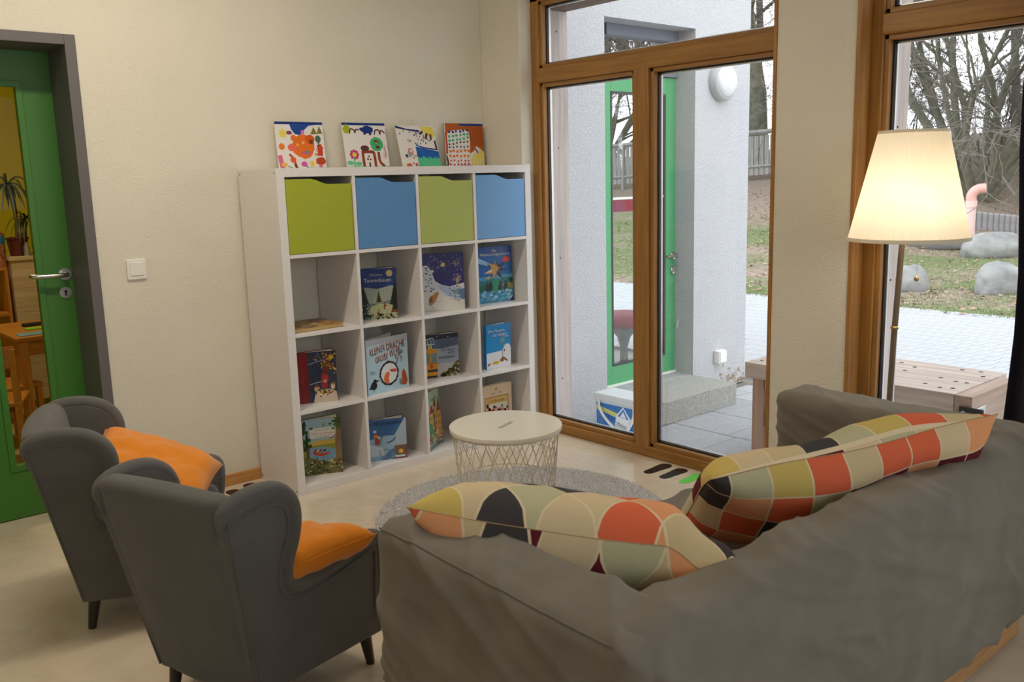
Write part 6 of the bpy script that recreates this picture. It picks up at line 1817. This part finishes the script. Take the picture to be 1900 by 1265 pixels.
for k in range(N):
    x = 8.0 + 14 * rg.random() ** 1.2; y = -4 + 14 * rg.random(); z = ground(x, y) + 0.012
    a = rg.random() * 2 * PI; s_ = 0.018 + 0.03 * rg.random(); tl = (rg.random() - .5) * 0.05
    k0 = len(V)
    for q in range(4):
        b = a + q * PI / 2
        V.append((x + s_ * math.cos(b) * (1 if q % 2 else 0.6), y + s_ * math.sin(b) * (1 if q % 2 else 0.6), z + (0.012 + tl if q == 0 else 0.004 * q)))
    F.append((k0, k0 + 1, k0 + 2, k0 + 3))
tag(pydata('fallen_leaves', V, F, mat('dry_leaf', S(176, 150, 128), 0.9, var=0.4, vscale=4, alpha_col=S(120, 92, 74))), 'scattered dry leaves on the lawn', 'leaves', kind='stuff')

# ------------------------------------------------------------------ boulders
STONE = mat('grey_boulder_stone', S(150, 150, 148), 0.9, var=0.3, vscale=5, bump=0.01, bscale=16)
def boulder(x, y, sx, sy, sz, seed, label):
    bm = B(); bmesh.ops.create_icosphere(bm, subdivisions=4, radius=1.0)
    for v in bm.verts:
        d = v.co.normalized()
        r = 1 + 0.20 * nz(d.x, d.y, d.z, 1.1, seed) + 0.07 * nz(d.x, d.y, d.z, 2.7, seed) + 0.02 * nz(d.x, d.y, d.z, 8, seed)
        v.co = Vector((d.x * sx, d.y * sy, d.z * sz)) * r
        if v.co.z < -sz * 0.35: v.co.z = -sz * 0.35
    o = obj('boulder', bm, STONE, None, smooth=180, loc=(x, y, ground(x, y) + sz * 0.28))
    o.rotation_euler = (0, 0, seed)
    tag(o, label, 'boulder', 'boulders on the lawn')
boulder(9.95, 0.42, 0.26, 0.34, 0.30, 1.3, 'largest grey boulder on the lawn, near the curtain')
boulder(9.75, 1.42, 0.22, 0.26, 0.28, 2.2, 'grey boulder half hidden by the lamp pole')
boulder(15.4, 3.55, 0.4, 0.62, 0.34, 3.7, 'flat boulder left of the pale vent pipe')
boulder(14.7, 2.30, 0.4, 0.60, 0.34, 4.1, 'flat boulder right of the pale vent pipe')
# vent pipe
px_, py_ = 15.35, 3.02
t = thing('vent_pipe', 'pale pink bent vent pipe standing on the lawn', 'pipe', (px_, py_, ground(px_, py_)))
PINK = mat('faded_pink_pvc', S(226, 196, 190), 0.5)
bm = B(); add_tube(bm, [(0, 0, -0.05), (0, 0, 0.86)], 0.085, 20); obj('pipe', bm, PINK, t, smooth=50)
bm = B(); add_tube(bm, [(0, 0, 0.78), (0, 0, 0.90)], 0.098, 20); obj('collar', bm, PINK, t, smooth=50)
bm = B(); add_tube(bm, catmull([(0, 0, 0.86), (0, 0, 1.0), (0.04, -0.08, 1.10), (0.10, -0.2, 1.12)], 6), 0.088, 20); obj('elbow', bm, mat('pink_pvc_elbow', S(226, 168, 160), 0.45), t, smooth=50)
# palisade edging
t = thing('palisade_edging', 'low curved edging of grey round palisades on the lawn', 'edging', (0, 0, 0))
PALI = mat('grey_palisade', S(150, 148, 150), 0.9, var=0.2, vscale=6)
pp = catmull([(17.6, 5.0, 0), (18.3, 4.3, 0), (18.9, 3.6, 0), (19.2, 2.8, 0), (19.3, 2.0, 0), (19.2, 1.0, 0), (18.8, 0.2, 0)], 8)
for q in pp:
    bm = B(); add_lathe(bm, [(0, 0), (0.065, 0), (0.065, 0.36), (0.04, 0.385), (0, 0.39)], 10); obj('palisade', bm, PALI, t, smooth=40, loc=(q.x, q.y, ground(q.x, q.y) - 0.02))
# wooden fence on the slope
t = thing('wooden_fence', 'weathered plank fence on the slope seen past the entrance wing', 'fence', (0, 0, 0))
FENC = wood('silver_grey_plank', S(150, 148, 146), S(122, 118, 114), 0.9, 'z', 0.4)
a0 = Vector((18.4, 20.0, 0)); a1 = Vector((22.6, 8.2, 0)); nF = 84
dirf = (a1 - a0).normalized(); ang = math.atan2(dirf.y, dirf.x)
fm = None
for k in range(nF):
    q = a0 + (a1 - a0) * (k + 0.5) / nF
    zz = ground(q.x, q.y) + 0.18
    if fm is None:
        bm = B(); bxr(bm, -0.062, 0.062, -0.012, 0.012, 0, 1.12); fm = obj('plank', bm, FENC, t, loc=(q.x, q.y, zz)); fm.rotation_euler = (0, 0, ang)
    else:
        c = copy_obj(fm, t, (q.x, q.y, zz)); c.rotation_euler = (0, 0, ang)
for (h_, th_) in ((0.32, 0.10), (1.30, 0.12)):
    zz0 = ground(a0.x, a0.y) + h_; zz1 = ground(a1.x, a1.y) + h_
    bm = B(); add_tube(bm, [(a0.x, a0.y, zz0), (a1.x, a1.y, zz1)], th_ * 0.6, 4); obj('rail', bm, FENC, t)
for k in range(9):
    q = a0 + (a1 - a0) * k / 8
    boxobj('post', q.x - 0.05, q.x + 0.05, q.y - 0.05, q.y + 0.05, ground(q.x, q.y) - 0.1, ground(q.x, q.y) + 1.36, FENC, t)
# wire mesh fence with green posts
t = thing('wire_mesh_fence', 'green wire mesh fence at the foot of the brown bank', 'fence', (0, 0, 0))
DG = mat('dark_green_coating', S(66, 90, 76), 0.5)
def fy(x): return x
fpts = [(21.0, 8.0 - 2.2 * k) for k in range(6)]
for (x, y) in fpts:
    bm = B(); add_tube(bm, [(x, y, ground(x, y) - 0.1), (x, y, ground(x, y) + 1.55)], 0.035, 8); obj('post', bm, DG, t, smooth=60)
V, F = [], []
def wire(a, b, r=0.005):
    a = Vector(a); b = Vector(b); d = (b - a).normalized(); s_ = d.cross(Vector((1, 0, 0))).normalized() * r
    k = len(V); V.extend([(a + s_)[:], (a - s_)[:], (b - s_)[:], (b + s_)[:]]); F.append((k, k + 1, k + 2, k + 3))
for k in range(len(fpts) - 1):
    (x, y), (x2, y2) = fpts[k], fpts[k + 1]
    for j in range(10):
        wire((x, y, ground(x, y) + 0.15 * j), (x2, y2, ground(x2, y2) + 0.15 * j))
    for j in range(15):
        yy = y + (y2 - y) * j / 15
        wire((x, yy, ground(x, yy)), (x, yy, ground(x, yy) + 1.45))
o = pydata('mesh_wires', V, F, DG, t); o['kind'] = 'stuff'
# leaning pole
bm = B(); qx, qy = 19.9, 3.55; add_tube(bm, [(0, 0, -0.1), (0.2, -0.75, 2.9)], [0.10, 0.085], 12)
tag(obj('leaning_pole', bm, wood('debarked_pole', S(172, 158, 148), S(146, 130, 120), 0.8, 'z', 0.3), None, smooth=60, loc=(qx, qy, ground(qx, qy))), 'pale leaning wooden pole before the mesh fence', 'pole')

# ------------------------------------------------------------------ bare trees
def branch(V, F, pts, rads, sides):
    P = [Vector(p) for p in pts]
    fr = frames(P)
    base = len(V)
    for i, p in enumerate(P):
        a, b = fr[i]
        for k in range(sides):
            V.append((p + (a * math.cos(2 * PI * k / sides) + b * math.sin(2 * PI * k / sides)) * rads[i])[:])
    for i in range(len(P) - 1):
        for k in range(sides):
            k2 = (k + 1) % sides
            F.append((base + i * sides + k, base + i * sides + k2, base + (i + 1) * sides + k2, base + (i + 1) * sides + k))
def make_tree(seed, stems, height, r0, spread, kids=(7, 6, 5), fork=0.0, up=0.25, minr=0.006):
    rnd = random.Random(seed)
    VT, FT, VB, FB = [], [], [], []
    def grow(p, d, L, r, lev):
        n = 6 if lev < 2 else 4
        pts = [p.copy()]; rads = [r]; q = p.copy(); dd = d.copy()
        for i in range(n):
            dd = (dd + Vector((rnd.gauss(0, 0.13), rnd.gauss(0, 0.13), rnd.gauss(0, 0.10) + up * (0.12 if lev else 0.06)))).normalized()
            q = q + dd * (L / n); pts.append(q.copy()); rads.append(max(minr, r * (1 - 0.80 * (i + 1) / n)))
        if lev < 2: branch(VT, FT, pts, rads, 7 if lev == 0 else 5)
        else: branch(VB, FB, pts, rads, 3)
        if lev < len(kids):
            for c in range(kids[lev]):
                s_ = rnd.uniform(0.25 if lev else 0.3, 1.0)
                k = min(n - 1, int(s_ * n)); t_ = s_ * n - k
                bp = pts[k].lerp(pts[k + 1], t_); br = rads[k] * 0.5
                ax = (pts[k + 1] - pts[k]).normalized()
                side = ax.cross(Vector((rnd.gauss(0, 1), rnd.gauss(0, 1), rnd.gauss(0, 1)))).normalized()
                nd = (ax * rnd.uniform(0.55, 0.95) + side * rnd.uniform(0.45, 0.9)).normalized()
                grow(bp, nd, L * rnd.uniform(0.38, 0.62), max(minr, min(br, r * 0.55)), lev + 1)
    for s_ in range(stems):
        a = 2 * PI * s_ / max(1, stems) + rnd.uniform(-0.3, 0.3)
        sp_ = spread * rnd.uniform(0.4, 1.1) if stems > 1 else 0.05
        d = Vector((math.cos(a) * sp_, math.sin(a) * sp_, 1)).normalized()
        off = Vector((math.cos(a), math.sin(a), 0)) * (r0 * 1.2 if stems > 1 else 0)
        grow(off + Vector((0, 0, -0.15)), d, height * rnd.uniform(0.8, 1.1), r0 * rnd.uniform(0.7, 1.1), 0)
    mt = bpy.data.meshes.new('trunk'); mt.from_pydata(VT, [], FT); mt.polygons.foreach_set('use_smooth', [True] * len(mt.polygons))
    mb_ = bpy.data.meshes.new('twigs'); mb_.from_pydata(VB, [], FB)
    mt.materials.append(BARK); mb_.materials.append(TWIG)
    return mt, mb_
BARK = mat('mossy_bark', S(112, 108, 96), 0.95, var=0.35, vscale=6, alpha_col=S(86, 90, 74))
TWIG = mat('grey_twig', S(112, 104, 98), 0.95)
def plant_tree(meshes, x, y, rz, sc, label, name='bare_tree'):
    t = thing(name, label, 'tree' if name != 'bare_shrub' else 'shrub', (x, y, ground(x, y)), rz, 'bare trees beyond the lawn' if name == 'bare_tree' else 'bare shrubs on the bank')
    t.scale = (sc, sc, sc)
    for nm, me in zip(('trunk', 'twigs'), meshes):
        o = bpy.data.objects.new(nm, me); COL.objects.link(o); o.parent = t
        if nm == 'twigs': o['kind'] = 'stuff'
    return t
MULTI = make_tree(11, 17, 8.5, 0.115, 0.80, (7, 6, 5, 3), up=0.2, minr=0.007)
TALL = make_tree(12, 1, 15.0, 0.34, 0.1, (14, 8, 6, 4), up=0.35, minr=0.010)
TWIN = make_tree(13, 3, 12.0, 0.22, 0.18, (10, 7, 5, 3), up=0.3, minr=0.009)
SHRUB = make_tree(14, 16, 2.6, 0.03, 0.8, (5, 5, 4), up=0.2, minr=0.005)
plant_tree(MULTI, 21.4, 5.35, 0.3, 1.0, 'wide many-stemmed bare tree above the floor lamp shade')
plant_tree(TALL, 23.4, 12.9, 1.0, 1.0, 'thick bare tree trunk just right of the entrance wing')
plant_tree(TWIN, 24.5, 9.6, 2.0, 1.0, 'bare tree left of the many-stemmed tree behind the pillar')
plant_tree(TALL, 27.0, 2.2, 2.6, 0.8, 'bare tree on the bank right of the many-stemmed tree')
plant_tree(TWIN, 34.0, 9.0, 4.1, 1.0, 'tall bare tree far up the bank behind the others')
plant_tree(TWIN, 25.0, 14.5, 0.9, 1.0, 'bare tree behind the plank fence')
plant_tree(MULTI, 21.5, 18.6, 2.2, 0.9, 'wide bare tree seen through the glass of the green outside door')
plant_tree(MULTI, 15.0, -10.9, 1.2, 0.9, 'wide bare tree at the right side of the garden')
plant_tree(TWIN, 20.5, -15.6, 0.2, 1.0, 'bare tree further right along the garden')
plant_tree(TALL, 14.0, -12.5, 0.7, 0.8, 'bare tree at the right end of the garden')
rnd = random.Random(77)
for k, (x, y) in enumerate(((22.6, 9.4), (23.2, 5.8), (23.8, 3.6), (22.8, 1.6), (25.0, 4.6), (26.0, 6.6), (25.5, 1.0), (25.6, 12.6), (26.5, 9.5))):
    plant_tree(SHRUB, x, y, rnd.uniform(0, 6), rnd.uniform(0.55, 0.85), ['bare shrub behind the plank fence end', 'bare shrub right behind the wide tree', 'bare shrub behind the leaning pole', 'bare shrub furthest right on the bank', 'bare shrub higher up behind the leaning pole', 'bare shrub on the upper bank behind the pillar', 'bare shrub on the upper bank at the far right', 'bare shrub behind the thick tree trunk', 'bare shrub on the crest of the slope'][k], 'bare_shrub')
